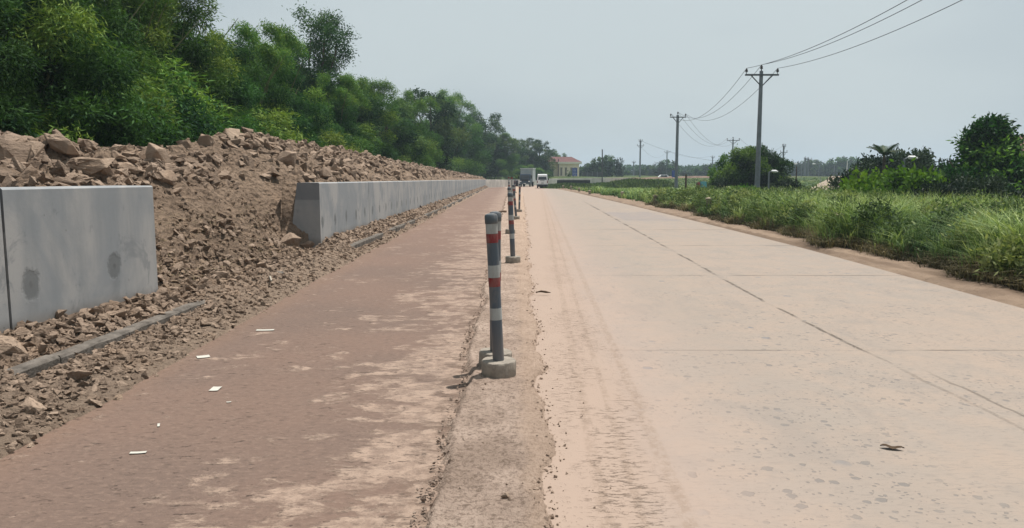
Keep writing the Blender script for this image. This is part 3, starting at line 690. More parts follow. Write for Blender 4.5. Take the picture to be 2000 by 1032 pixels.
# ================================================================== RETAINING WALL AND KERB
def wall_seg(root, pts, ztop, n_div, thick=.43, foot=.66, name='panel', gap=.014, mat='wall'):
    P = [Vector((p[0], p[1], 0)) for p in pts]
    for i in range(len(P) - 1):
        a, b = P[i], P[i + 1]; d = (b - a).normalized(); nrm = Vector((d.y, -d.x, 0))   # towards the road
        a2 = a + d * gap; b2 = b - d * gap; zt0, zt1 = ztop[i], ztop[i + 1]; zb = -.2 + (min(zt0, zt1) - 1.35 if zt0 < 1.36 else 0) * 0
        m = MB(); n = 1
        v = []
        for q, zt in ((a2, zt0), (b2, zt1)):
            f = q; bt = q - nrm * thick; bb = q - nrm * foot
            v += [(f.x, f.y, -.25), (f.x, f.y, zt - .015), (f.x - nrm.x * .015, f.y - nrm.y * .015, zt), (bt.x, bt.y, zt), (bb.x, bb.y, -.25)]
        m.add(v, [(0, 1, 2, 3, 4), (9, 8, 7, 6, 5)] + [(k, k + 5, (k + 1) % 5 + 5, (k + 1) % 5) for k in range(5)])
        m.build(name, M[mat], root)
nw = thing('retaining_wall', 'near grey concrete retaining wall section at the left picture edge', 'wall')
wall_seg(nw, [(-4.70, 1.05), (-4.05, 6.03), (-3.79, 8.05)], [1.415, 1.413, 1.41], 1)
fw = thing('retaining_wall', 'long grey retaining wall with a battered dark end face, running along the lane', 'wall')
yw = [14.65] + [14.65 + 5.05 * k for k in range(1, 19)]; yw = [v for v in yw if v < 106]
pts = [(float(wall_x(v)), v) for v in yw]
zt = [1.39 - .0027 * (v - 14.65) for v in yw]
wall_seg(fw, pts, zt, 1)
bw = thing('retaining_wall', 'pale low wall curving across the end of the asphalt lane behind the truck', 'wall')
bp = [(-3.68, 106), (-2.9, 108.5), (-1.5, 113), (.2, 120), (1.6, 131), (4.5, 140.5), (9.5, 147), (16, 151.3), (24, 153.0)]
wall_seg(bw, bp, [1.14, 1.12, 1.1, 1.06, 1.03, 1.1, 1.2, 1.32, 1.36], 1, .3, .34, mat='palewall')
def kerb(y0, y1, label):
    o = thing('kerb', label, 'kerb'); ys = list(np.arange(y0, y1, 1.0 if y1 - y0 < 20 else 3.0)) + [y1]
    for i in range(len(ys) - 1):
        a, b = ys[i], ys[i + 1] - .012; m = MB(); xa, xb = float(kerb_x(a)), float(kerb_x(b)); j = random.uniform(-.008, .008); h = .165 + random.uniform(-.012, .01)
        v = []
        n = 4
        for k in range(n + 1):
            t = k / n; x = xa + (xb - xa) * t + j; y = a + (b - a) * t; e = random.uniform(-.008, .004)
            v += [(x - .06, y, -.1), (x + .045, y, -.1), (x + .045, y, h - .02 + e), (x + .03 + e, y, h + e), (x - .06, y, h + e * .5)]
        f = [(4, 3, 2, 1, 0), tuple(5 * n + k for k in range(5))]
        for k in range(n):
            for q in range(5): f.append((5 * k + q, 5 * k + (q + 1) % 5, 5 * k + 5 + (q + 1) % 5, 5 * k + 5 + q))
        m.add(v, f).build('kerb_stone', M['kerb'], o)
kerb(2.6, 8.3, 'dark grey concrete kerb below the near wall section, broken at its end')
kerb(9.85, 10.75, 'short exposed piece of kerb half buried below the dug soil face')
kerb(14.2, 104, 'long concrete kerb edge running along the foot of the far wall')

# ================================================================== BOLLARDS
def make_bollard():
    r = thing('bollard', 'nearest striped plastic bollard on a round concrete foot, in front of its twin', 'bollard', group='striped bollards along the median')
    m = MB(); n = 40; prof = [(.126, 0), (.129, .006), (.129, .108), (.126, .119), (.119, .124), (.04, .122)]
    v = []; f = []
    for i, (rad, zz) in enumerate(prof):
        for k in range(n):
            a = 2 * math.pi * k / n; q = rad * (1 + .018 * math.sin(a * 3 + 1) + random.uniform(-.0012, .0012)); v.append((q * math.cos(a), q * math.sin(a), zz + random.uniform(-.002, .002)))
    for i in range(len(prof) - 1):
        for k in range(n): f.append((i * n + k, i * n + (k + 1) % n, (i + 1) * n + (k + 1) % n, (i + 1) * n + k))
    f.append(tuple(range(n))[::-1]); f.append(tuple((len(prof) - 1) * n + k for k in range(n)))
    m.add(v, f).build('foot', M['base'], r, smooth=True)
    LX, LY = -.048, .0    # lean over its height
    def P(z): return (LX * (z - .1), LY * z, z)
    MB().tube([P(.09), P(.6), P(1.165)], .0425, 32).build('post', M['pgrey'], r, smooth=True)
    H = .12; Lh = 1.09
    for z0, z1, mt, nm in ((.942, 1.022, 'pwhite', 'white_band'), (.875, .942, 'pred', 'red_band'), (.62, .712, 'pwhite', 'white_band'), (.553, .62, 'pred', 'red_band'), (.306, .395, 'pwhite', 'white_band')):
        MB().tube([P(H + z0 + .0015), P(H + z1)], .0437, 32).build(nm, M[mt], r, smooth=True)
    cm = MB(); cm.tube([P(1.135), P(1.139), P(1.190), P(1.203), P(1.210)], [.046, .0478, .0478, .040, .018], 32).build('cap', M['cap'], r, smooth=True)
    return r
b0 = make_bollard()
BP = [(-.10, 5.51, 0, 0, None), (-.135, 5.80, .2, .05, 'striped bollard standing directly behind the nearest one, its twin'),
      (.015, 12.9, .9, .005, 'striped bollard with a chipped foot, second position in the row from the camera'),
      (-.045, 19.6, 2.0, .02, 'striped bollard half hidden behind the one at mid distance, third position in the row'),
      (.145, 26.3, 2.9, -.045, 'striped bollard whose square looking foot shows right of the row, fourth position'),
      (.30, 32.0, 4.2, .075, 'slim dark striped bollard standing alone to the right of the row'),
      (-.12, 40.5, .3, .01, 'distant striped bollard showing only its cap and top bands above the row'),
      (.02, 54, .3, -.01, 'far striped bollard near the vanishing end of the row'),
      (.3, 70, .3, .02, 'farthest striped bollard in the row, before the oncoming truck')]
for i, (bx, by, rz, ti, lb) in enumerate(BP):
    o = b0 if i == 0 else copy_tree(b0)
    o.location = (bx, by, .028 if i < 5 else .02); o.rotation_euler = (0, ti, rz * (.15 if i else 0))
    if lb: o['label'] = lb
def taper_post(x, y, label, h=1.47):
    r = thing('marker_post', label, 'marker post', (x, y, .02), group='pale marker posts at the end of the bollard row')
    MB().box(-.055, .055, -.055, .055, 0, h - .1).build('post', M['post'] if False else M['pwhite'], r, bevel=.01)
    MB().box(-.06, .06, -.06, .06, h - .13, h).build('red_top', M['pred'], r, bevel=.015)
    MB().box(-.13, .13, -.13, .13, 0, .06).build('foot', M['base'], r, bevel=.01)
taper_post(-.02, 47, 'tall pale marker post with a red top rising above the bollard row')
taper_post(-.26, 60, 'thin pale marker post left of the taller red topped one')

# ================================================================== LITTER ON THE ROADS
def sheet(name, px, py, w, h, rz, label, mat='paper', cat='litter', curl=.0015, z=.004):
    x, y, _ = hz(px, py); n = 6; v = []; f = []
    for i in range(n + 1):
        for j in range(n + 1):
            u = i / n - .5; q = j / n - .5; v.append((u * w, q * h, z + .002 + curl * (abs(u) ** 2 * 4 + .5 * math.sin(q * 7))))
    for i in range(n):
        for j in range(n): a = i * (n + 1) + j; f.append((a, a + n + 1, a + n + 2, a + 1))
    m = MB().add(v, f); o = m.build(name, M[mat], smooth=True); o.location = (x, y, 0); o.rotation_euler = (0, 0, rz); return tag(o, label, cat)
sheet('paper_sheet', 421, 761, .062, .105, .05, 'square white paper lying flat on the brown asphalt, nearest of the papers')
sheet('paper_sheet', 518, 646, .17, .06, .1, 'long thin white paper strip farthest up the asphalt lane')
sheet('paper_sheet', 397, 698, .10, .09, .5, 'white paper scrap at the gravel edge of the asphalt')
sheet('paper_scrap', 270, 886, .085, .03, .15, 'faint curled strip of pale paper low on the asphalt')
sheet('paper_scrap', 310, 832, .014, .06, .4, 'tiny bent white sliver on the asphalt')
sheet('paper_scrap', 447, 787, .03, .018, .3, 'tiny pale scrap beside the square paper')
# a dry curled leaf on the concrete
x, y, _ = hz(1742, 882); m = MB(); v = []; f = []
for i in range(9):
    t = i / 8; w = .022 * math.sin(math.pi * min(1, t * 1.05)) ** .8 + .002
    for q in (-1, -.4, .4, 1): v.append((t * .12 - .06, q * w, .020 + .008 * abs(q) + .006 * math.sin(t * 9)))
for i in range(8):
    for q in range(3): a = i * 4 + q; f.append((a, a + 4, a + 5, a + 1))
o = m.add(v, f).build('dry_leaf', M['twig'], smooth=True); o.location = (x, y, 0); o.rotation_euler = (0, 0, -.4)
tag(o, 'curled brown dry leaf lying on the pale concrete road', 'leaf')
x, y, _ = hz(1060, 579); o = MB().tube([(-.09, 0, .05), (-.02, .01, .062), (.04, -.005, .055), (.10, .01, .045)], [.005, .013, .014, .004], 7).build('twig', M['twig']); o.location = (x, y, 0)
tag(o, 'short dark twig lying across the tan road edge', 'twig')
x, y = ghit(528, 552); zt_ = float(bank_full(np.array([x]), np.array([y]))[0])
o = MB().tube([(-.06, .16, .05), (.0, 0, .07), (.07, -.17, .04)], [.012, .014, .010], 7).build('stick', M['stick']); o.location = (x, y, zt_)
tag(o, 'pale bleached stick lying in the rubble below the dug face', 'stick')

# ================================================================== FOLIAGE
def leaves(P, D, L, Wd, up=None):
    """one diamond quad per leaf"""
    n = len(P); D = D / np.linalg.norm(D, axis=1)[:, None]
    r = rng.normal(0, 1, (n, 3)); s = np.cross(D, r); s /= np.linalg.norm(s, axis=1)[:, None]
    L = np.broadcast_to(L, n)[:, None]; Wd = np.broadcast_to(Wd, n)[:, None]
    V = np.stack([P, P + D * L * .42 + s * Wd / 2, P + D * L, P + D * L * .42 - s * Wd / 2], 1).reshape(-1, 3)
    return V, np.arange(4 * n).reshape(-1, 4)
def unit(n, zb=0.0):
    v = rng.normal(0, 1, (n, 3)); v[:, 2] += zb; return v / np.linalg.norm(v, axis=1)[:, None]
def crown_mesh(name, mat, lumps, per, leafL, leafW, droop, spread=.16, shell=.65, fan=5):
    """lumps: (x,y,z,r,tint). Sprays of leaves over each lump's upper/outer shell"""
    Vs = []; Fs = []; Ts = []; b = 0
    for (lx, ly, lz, r, tn) in lumps:
        k = int(per * r * r); dirs = unit(k, .35); rad = r * (shell + (1.08 - shell) * rng.uniform(0, 1, k) ** .6)
        wob = 1 + .28 * fbm(dirs[:, 0] * 2.3 + lx * 3, dirs[:, 1] * 2.3 + dirs[:, 2] * 1.9 + lz, 3, 3)
        C = np.array([lx, ly, lz]) + dirs * (rad * wob)[:, None] * np.array([1, 1, .82])
        D0 = dirs * 1.0 + rng.normal(0, .5, (k, 3)); D0[:, 2] -= droop
        D0 /= np.linalg.norm(D0, axis=1)[:, None]
        for q in range(fan):
            D = D0 + rng.normal(0, .55, (k, 3)); P = C + rng.normal(0, 1, (k, 3)) * spread * .5 - D0 * spread * rng.uniform(0, 1, (k, 1))
            V, F = leaves(P, D, leafL * rng.uniform(.65, 1.25, k), leafW * rng.uniform(.7, 1.3, k))
            Vs.append(V); Fs.append(F + b); b += len(V)
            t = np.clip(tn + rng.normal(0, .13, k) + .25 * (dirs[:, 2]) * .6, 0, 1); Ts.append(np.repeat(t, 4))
    return np.concatenate(Vs), np.concatenate(Fs), np.concatenate(Ts)
def bamboo(seed, H=8.0, Rr=2.7, nl=34, sparse=False):
    rs = random.Random(seed); lumps = []
    for i in range(nl):
        z = H * (.10 + .84 * (i + .5) / nl); pr = Rr * (math.sin(math.pi * min(1, (z / H) * .93 + .12)) ** .55) * (1 if z < .7 * H else 1 - .9 * (z / H - .7) / .3 * .8)
        a = i * 2.4 + rs.uniform(-.5, .5); q = pr * rs.uniform(.55, 1.0)
        lumps.append((math.cos(a) * q, math.sin(a) * q, z * rs.uniform(.94, 1.05), rs.uniform(.55, 1.05) * (1 - .35 * z / H), rs.choice([.18, .3, .42, .55, .75]) ))
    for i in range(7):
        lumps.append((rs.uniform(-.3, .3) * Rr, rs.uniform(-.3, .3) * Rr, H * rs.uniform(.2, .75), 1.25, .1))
    for i in range(7):  # nodding plume tips that break the outline
        a = rs.uniform(0, 6.28); q = Rr * rs.uniform(.2, .8); z0 = H * rs.uniform(.84, 1.0)
        for k in range(4): lumps.append((math.cos(a) * (q + k * .22), math.sin(a) * (q + k * .22), z0 + .28 - .11 * k * k * .6, .36 - .04 * k, .6))
    return lumps
def bush_lumps(seed, H, Rr, n, shape='round', z0=.12):
    rs = random.Random(seed); lumps = []
    for i in range(n):
        t = (i + .5) / n; z = H * (z0 + (.92 - z0) * t)
        if shape == 'cone': pr = Rr * (1 - t) ** 1.05 * 1.0 + .1
        elif shape == 'round': pr = Rr * math.sqrt(max(.05, 1 - (1.7 * t - .62) ** 2 * .75))
        else: pr = Rr * (.55 + .45 * math.sin(math.pi * t))
        a = i * 2.4 + rs.uniform(-.6, .6); q = pr * rs.uniform(.45, .95)
        lumps.append((math.cos(a) * q, math.sin(a) * q, z, rs.uniform(.16, .27) * Rr * (1.15 - .3 * t) * (.78 if shape == 'cone' else 1), rs.choice([.15, .3, .5, .65, .85])))
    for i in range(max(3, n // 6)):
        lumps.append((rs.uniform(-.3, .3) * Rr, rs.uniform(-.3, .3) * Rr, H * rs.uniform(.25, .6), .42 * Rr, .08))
    return lumps
def make_plant(name, crown_name, lumps, mat, per, leafL, leafW, droop, trunk, label, cat, stem='trunk', stem_mat='bark', **kw):
    r = thing(name, label, cat)
    V, F, T = crown_mesh(crown_name, mat, lumps, per, leafL, leafW, droop, **kw)
    npmesh(crown_name, V, [F], mat, r, attrs={'tint': T})
    for pts, rad in trunk: MB().tube(pts, rad, 8).build(stem, M[stem_mat], r, smooth=True)
    return r
def limbs(H, n, seed, tr=.16, spread=1.6):
    rs = random.Random(seed); m = [([(0, 0, -1.0), (.05, .02, H * .3), (.12, -.05, H * .62), (.1, 0, H * .82)], [tr, tr * .8, tr * .5, tr * .2])]
    for i in range(n):
        a = rs.uniform(0, 6.28); z = H * rs.uniform(.25, .55); q = rs.uniform(.6, 1) * spread
        m.append(([(.05, 0, z), (math.cos(a) * q * .5, math.sin(a) * q * .5, z + H * .12), (math.cos(a) * q, math.sin(a) * q, z + H * .27)], [tr * .45, tr * .3, tr * .12]))
    return m
def culms(H, n, seed, spread=1.6):
    rs = random.Random(seed); out = []
    for i in range(n):
        a = rs.uniform(0, 6.28); q = rs.uniform(.2, 1) * spread; hh = H * rs.uniform(.75, .98)
        out.append(([(math.cos(a) * .3, math.sin(a) * .3, -1), (math.cos(a) * q * .35, math.sin(a) * q * .35, hh * .45), (math.cos(a) * q * .75, math.sin(a) * q * .75, hh * .8), (math.cos(a) * q * 1.3, math.sin(a) * q * 1.3, hh)], [.05, .042, .028, .008]))
    return out
# --- source plants (each is itself placed as the first of its kind)
BAM = []
for s in range(4):
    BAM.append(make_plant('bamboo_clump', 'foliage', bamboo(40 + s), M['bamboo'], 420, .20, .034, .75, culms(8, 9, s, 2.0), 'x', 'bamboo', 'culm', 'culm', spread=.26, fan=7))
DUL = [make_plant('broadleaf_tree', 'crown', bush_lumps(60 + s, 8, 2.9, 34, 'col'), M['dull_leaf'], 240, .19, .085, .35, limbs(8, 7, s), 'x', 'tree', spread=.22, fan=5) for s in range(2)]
used = {}
def put(src, loc, H, H0, label, group=None, rz=None, wide=1.0, cat=None):
    if src.name in used: o = copy_tree(src)
    else: o = src; used[src.name] = 1
    s = H / H0; o.location = loc; o.scale = (s * wide, s * wide, s); o.rotation_euler = (0, 0, random.uniform(0, 6.28) if rz is None else rz)
    o['label'] = label
    if group: o['group'] = group
    elif 'group' in o: del o['group']
    if cat: o['category'] = cat
    return o
# front row along the heap: (pixel x, silhouette y, world x, kind)
FR = [(-160, -80, -9.6, 0, 0, 'dark feathery bamboo clump leaning in from beyond the left picture edge'),
      (20, -110, -9.3, 0, 1, 'tall bamboo clump filling the upper left corner of the photo'),
      (130, -60, -9.6, 0, 2, 'bamboo clump with yellowish plumes left of the corner gap to the sky'),
      (235, -5, -9.8, 0, 3, 'bamboo clump whose ragged top just reaches the upper edge of the photo'),
      (326, 0, -9.6, 0, 0, 'tall rounded bamboo clump, highest against the sky above the gap in the wall'),
      (395, 95, -9.4, 0, 1, 'bamboo clump on the right flank of the tall rounded one'),
      (470, 100, -9.6, 0, 2, 'darker bamboo clump with a ragged top behind the highest point of the heap'),
      (535, 112, -9.3, 0, 3, 'bright green bamboo clump left of the tall sparse tree'),
      (650, 178, -9.0, 0, 1, 'yellowish bamboo clump below the tall sparse tree'),
      (705, 178, -9.2, 0, 0, 'low dense bamboo clump right of the tall sparse tree'),
      (752, 200, -9.0, 1, 0, 'dark round topped tree between bamboo half way along the row'),
      (790, 206, -8.8, 0, 2, 'bamboo clump in the dip of the tree line before the narrow crowned tree'),
      (838, 185, -8.6, 1, 1, 'narrow crowned tree rising from the tree line, left of the airy one'),
      (880, 200, -8.0, 0, 3, 'airy bamboo clump right of the narrow crowned tree'),
      (912, 235, -7.4, 1, 0, 'dark tree with a small knob top near the far end of the heap'),
      (948, 224, -6.3, 1, 1, 'last tall dark tree before the tree line drops to the road'),
      (975, 272, -4.9, 0, 1, 'pale green bamboo clump overhanging the far end of the wall')]
for px, py, wx, kind, var, lb in FR:
    x, y, z = hx(px, py, wx); y = min(y, 135.0)
    if kind == 0 or True:
        if y >= 134: x, y, z = hy(px, py, 134.0)
    gz = .7; src = (BAM if kind == 0 else DUL)[var]
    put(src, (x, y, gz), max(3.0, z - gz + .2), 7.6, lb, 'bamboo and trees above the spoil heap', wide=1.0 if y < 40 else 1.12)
# second, darker row up the slope behind
k = 0
for px, py in ((-60, -60), (70, -30), (170, 0), (262, 50), (330, 95), (430, 135), (500, 118), (560, 130), (610, 150), (680, 172), (730, 200), (775, 222), (815, 232), (860, 240), (900, 262), (935, 268)):
    x, y, z = hx(px, py, -13.2 if px < 850 else -11.0); y = min(y, 150); x = (px - 1000) / FPX * y
    z = CAMH + z * 0 + (z - CAMH)
    gz = float(terr(np.array([x]), np.array([y]))[0])
    src = BAM[(k * 5 + 2) % 4] if px < 600 else (BAM + DUL)[(k * 5 + 2) % 6]; k += 1
    zt2 = hy(px, py + 6, y)[2]
    put(src, (x, y, gz), max(3, zt2 - gz), 8.0, 'one of the bamboo clumps and trees packed in the second row up the slope', 'second row of trees up the slope', wide=1.15)
# low scrub along the foot of the trees hiding the bank behind the heap
SCR = make_plant('bush', 'foliage', bush_lumps(80, 2.6, 1.7, 22, 'round'), M['bamboo'], 620, .13, .026, .6, [([(0, 0, -.6), (.1, 0, .8), (.2, .1, 1.6)], [.05, .04, .02])], 'x', 'bush', 'stem', spread=.16, fan=7)
for i, yy_ in enumerate([13.5, 16, 18.7, 21.7, 25, 29, 33.5, 39, 45, 53, 62, 72, 84, 98]):
    put(SCR, (-8.6 - (i % 3) * .35, yy_, .55), 2.5 + (i * 7 % 5) * .28, 2.6, 'one of the low bushes filling the dark foot of the tree line behind the heap', 'low bushes at the foot of the tree line', wide=1.25, cat='bush')

# the tall sparse tree
def sparse_lumps():
    L = []; rs = random.Random(5)
    # clusters given by photo position (px,py, radius px, tint), at Y = 40
    for px, py, r in ((612, 55, 22), (640, 50, 20), (600, 95, 20), (628, 85, 22), (655, 80, 20), (665, 105, 18), (670, 70, 14), (590, 120, 24), (620, 130, 24), (645, 130, 20), (575, 150, 26), (605, 165, 28), (640, 165, 26), (560, 175, 26), (600, 38, 12), (655, 45, 12), (676, 95, 10), (570, 100, 16), (630, 108, 16), (585, 190, 30), (625, 200, 30), (655, 190, 22)):
        x, y, z = hy(px, py, 40.0); L.append((x, rs.uniform(-1.3, 1.3), z, r / FPX * 40 * 1.15, rs.choice([.3, .45, .6])))
    cx = sum(p[0] for p in L) / len(L); return [(a - cx, b, c_ - .7, r, t) for a, b, c_, r, t in L], cx
L, cx0 = sparse_lumps()
tr = [([(0, 0, -1), (.1, 0, 3), (.1, .1, 6), (.4, 0, 8.6)], [.14, .11, .07, .02]), ([(.1, 0, 4.5), (-.6, .3, 6.4), (-.4, .2, 8.4)], [.06, .04, .012]), ([(.1, 0, 5.0), (.9, -.2, 7), (1.1, -.2, 8.8)], [.06, .04, .012]), ([(.2, 0, 6.5), (.3, .3, 8.5), (.1, .2, 9.4)], [.04, .03, .01])]
o = make_plant('broadleaf_tree', 'crown', L, M['dull_leaf'], 520, .17, .05, .5, tr, 'tall sparse tree with open feathery branches standing above the bamboo line', 'tree', spread=.34, fan=4, shell=.3)
o.location = (cx0, 40.0, .7)

# trees beside the house and behind the truck
for i, (px, py, Y, wd, lb) in enumerate([(1000, 270, 150, 1.0, 'dark tree directly behind the blue truck, left of the wide crown'), (1030, 268, 158, 1.15, 'wide dark crowned tree rising behind the truck'),
        (1055, 272, 163, 1.05, 'dark tree with a flat crown partly covering the house wall'), (1075, 290, 176, 1.0, 'dark tree showing behind the left end of the red roof'), (1095, 299, 188, 1.0, 'low dark tree top just right of the roof ridge')]):
    x, y, z = hy(px, py, Y); put(DUL[i % 2], (x, y, .9), z - .9, 8.0, lb, None, wide=1.05 * wd)
for i, (px, py, Y, lb) in enumerate([(1022, 322, 140, 'low dark shrub hanging over the wall above the truck'), (1045, 328, 146, 'rounded grey green shrub in front of the house, above the van'), (1062, 332, 150, 'small dark shrub against the left part of the house')]):
    x, y, z = hy(px, py, Y); put(SCR, (x, y, 1.0), max(1.4, z - 1.0), 2.6, lb, None, wide=1.6, cat='bush')

# right side trees
big = make_plant('broadleaf_tree', 'crown', bush_lumps(91, 7.2, 3.4, 90, 'cone', .10), M['bright_leaf'], 330, .20, .095, .15, limbs(7, 9, 3, .2, 1.8), 'big dark glossy conical tree at the right picture edge', 'tree', spread=.24, fan=6, shell=.55)
x, y, z = hy(1938, 220, 30.0); big.location = (x, y, -2.6); s = (z + 2.6) / 7.25; big.scale = (s * 1.2, s * 1.1, s)
rt = make_plant('broadleaf_tree', 'crown', bush_lumps(92, 6.2, 3.6, 56, 'round', .12), M['bright_leaf'], 260, .20, .10, .15, limbs(6, 8, 5, .16, 2.2), 'bushy bright topped tree standing behind the nearest power pole', 'tree', spread=.26, fan=6, shell=.55)
x, y, z = hy(1474, 282, 56.0); rt.location = (x, y, -1.4); s = (z + 1.4) / 6.3; rt.scale = (s * .92, s, s)
rl = make_plant('broadleaf_tree', 'crown', bush_lumps(93, 4.0, 1.9, 26, 'round', .12), M['bright_leaf'], 300, .19, .09, .15, limbs(4, 5, 6, .1, 1.2), 'smaller bushy tree joined to the left side of the one behind the power pole', 'tree', spread=.24, fan=6)
x, y, z = hy(1422, 296, 58.0); rl.location = (x, y, -1.4); s = (z + 1.4) / 4.1; rl.scale = (s * .62, s * .8, s)
db = make_plant('bush', 'foliage', bush_lumps(94, 5, 4.2, 62, 'round', .1), M['dark_leaf'], 150, .24, .12, .2, limbs(4.4, 9, 8, .12, 2.8), 'wide dark grey green thicket left of the big conical tree', 'bush', 'stem', spread=.3, fan=6)
x, y, z = hy(1772, 297, 42.0); db.location = (x, y, -2.2); s = (z + 2.2) / 5.1; db.scale = (s * .78, s * .8, s)
db2 = make_plant('bush', 'foliage', bush_lumps(95, 3, 2.2, 30, 'round', .1), M['dark_leaf'], 240, .2, .10, .2, limbs(2.6, 6, 9, .07, 1.4), 'dark leafy bush at the left end of the thicket, before the far dirt road', 'bush', 'stem', spread=.24, fan=6)
x, y, z = hy(1690, 322, 40.0); db2.location = (x, y, -2.0); s = (z + 2.0) / 3.05; db2.scale = (s * .62, s * .8, s)
vine = make_plant('vine_mound', 'foliage', bush_lumps(96, 1.9, 2.4, 34, 'round', .1), M['vine_leaf'], 260, .17, .12, .1, [([(0, 0, -1), (.2, 0, .6), (.4, .1, 1.2)], [.05, .04, .02])], 'bright yellow green vine mound in front of the dark thicket', 'bush', 'stem', spread=.2, fan=5)
x, y, z = hy(1760, 340, 29.0); vine.location = (x, y, -1.3); s = (z + 1.3) / 1.95; vine.scale = (s * .80, s * .8, s)
b3 = copy_tree(vine); b3['label'] = 'small yellow green bush at the foot of the nearest power pole'
x, y, z = hy(1455, 366, 42.0); b3.location = (x, y, -.2); b3.scale = (.55, .5, (z + .2) / 1.95)
b4 = copy_tree(db2); b4['label'] = 'dark bush behind the lamp post right of the power pole tree'
x, y, z = hy(1540, 348, 50.0); b4.location = (x, y, -1.3); s = (z + 1.3) / 3.05; b4.scale = (s * .66, s * .8, s)
b5 = copy_tree(db2); b5['label'] = 'dark leafy bush at the lower left of the power pole tree'
x, y, z = hy(1408, 348, 54.0); b5.location = (x, y, -1.3); s = (z + 1.3) / 3.05; b5.scale = (s * .5, s * .8, s)
b6 = copy_tree(db); b6['label'] = 'low dark bush under the big conical tree at the right edge'
x, y, z = hy(1905, 348, 26.0); b6.location = (x, y, -1.8); s = (z + 1.8) / 5.1; b6.scale = (s * .85, s * .8, s)

# palm crown sticking out of the thicket
pr = thing('palm_tree', 'small palm with upright fronds rising from the dark thicket', 'palm')
x, y, z = hy(1727, 305, 38.0); pr.location = (x, y, -2)
top = z + 2
MB().tube([(0, 0, 0), (.05, 0, top * .5), (0, 0, top)], [.10, .09, .07], 10).build('trunk', M['bark'], pr, smooth=True)
rsn = random.Random(3)
for k in range(12):
    a = k * 2.4; up = rsn.uniform(.6, 1.4); Lf = rsn.uniform(.75, 1.0)
    P = []; v = []; f = []
    for i in range(15):
        t = i / 14; hr_ = Lf * (t * math.cos(up * .75) + .12 * t * t); zz = Lf * (t * math.sin(up) - .38 * t * t * (1.5 - up * .6)); P.append(Vector((math.cos(a) * hr_, math.sin(a) * hr_, top + zz)))
    m = MB()
    for i in range(2, 15):
        d = (P[i] - P[i - 1]).normalized(); sd = d.cross(Vector((0, 0, 1))).normalized(); L_ = .42 * math.sin(math.pi * min(.97, (i / 14) * .85 + .12))
        for sg in (-1, 1):
            for sub in (0, .5):
                p = P[i] + (P[i - 1] - P[i]) * sub; e = p + (sd * sg + d * .8).normalized() * L_ + Vector((0, 0, -.05)); w = d * .022
                m.add([p - w, p + w, e], [(0, 1, 2)])
    fr = m.build('frond', M['palm'], pr); at = fr.data.attributes.new('tint', 'FLOAT', 'POINT'); at.data.foreach_set('value', np.full(len(fr.data.vertices), rsn.uniform(.2, .8), np.float32))
    MB().tube(P, [.015] * 10 + [.008] * 5, 5).build('stalk', M['culm'], fr)

# far trees in the middle and the right
FT = make_plant('broadleaf_tree', 'crown', bush_lumps(120, 7, 3.4, 26, 'round', .08), M['dull_leaf'], 42, .55, .32, .2, limbs(7, 4, 13, .2, 2), 'x', 'tree', spread=.5, fan=4)
FT2 = make_plant('broadleaf_tree', 'crown', bush_lumps(121, 7, 2.6, 20, 'col', .08), M['dark_leaf'], 55, .5, .25, .2, limbs(7, 4, 14, .2, 1.6), 'x', 'tree', spread=.5, fan=4)
far = [(1152, 318, 190, 1.3), (1170, 306, 185, 1.1), (1190, 302, 188, 1.0), (1210, 307, 186, .9), (1136, 326, 195, 1.2)]
lbs = ['low green tree right of the cream house', 'open crowned tree left of the thin dark pole', 'tallest tree of the group between the house and the power poles', 'spiky outlined tree at the right end of the group beside the house', 'low tree touching the right corner of the cream house']
for (px, py, Y, wd), lb in zip(far, lbs):
    x, y, z = hy(px, py, Y); gz = float(terr(np.array([x]), np.array([y]))[0]); put(FT if px != 1210 else FT2, (x, y, gz - .5), z - gz + .5, 7.1, lb, None, wide=wd * .8)
rs = random.Random(8)
sil = [(1225, 342), (1240, 333), (1255, 327), (1272, 322), (1290, 315), (1305, 311), (1318, 322), (1335, 333), (1350, 330), (1365, 326), (1380, 320), (1395, 316), (1410, 314), (1425, 318), (1530, 325), (1545, 316), (1560, 315), (1575, 312), (1590, 311), (1605, 316), (1620, 318), (1637, 306), (1650, 305), (1664, 305), (1680, 310), (1700, 312), (1820, 330), (1842, 326)]
for i, (px, py) in enumerate(sil):
    Y = 235 + rs.uniform(-18, 40) if px < 1450 else 262 + rs.uniform(-10, 45)
    x, y, z = hy(px, py, Y); gz = float(terr(np.array([x]), np.array([y]))[0]) - .6
    put(FT2 if i % 3 == 1 else FT, (x, y, gz), max(2.5, z - gz), 7.2, 'one of the hazy trees in the far tree line across the fields', 'far tree line across the fields', wide=1.15, cat='tree')
# the wood behind them that closes the gaps
def wood(x0, x1, n, zt_f, Yf, name, label):
    X = rng.uniform(x0, x1, n); Y = Yf(X) + rng.uniform(-6, 6, n); gz = terr(X, Y); H = zt_f(X, Y) - gz
    Z = gz + H * rng.uniform(0, 1, n) ** .8 * (1 + .25 * fbm(X * .18, Y * 0, 7, 3))
    V, F = leaves(np.stack([X, Y, Z], -1), unit(n), 1.3, .8)
    return tag(npmesh(name, V, [F], M['dull_leaf'], attrs={'tint': np.repeat(np.clip(.35 + .3 * fbm(X * .1, Z * .4, 2, 3), 0, 1), 4)}), label, 'wood', kind='stuff')
wood(-60, 260, 26000, lambda X, Y: 1.5 + 20 / FPX * Y + 2 * fbm(X * .03, X * 0, 91, 3), lambda X: 330 - np.abs(X) * .12, 'distant_wood', 'distant hazy wood closing the horizon behind the far trees')
wood(-160, -8, 16000, lambda X, Y: 1.5 + 60 / FPX * Y, lambda X: 235 + X * .3, 'hillside_wood', 'dense dark wood on the hill behind the first rows of trees')

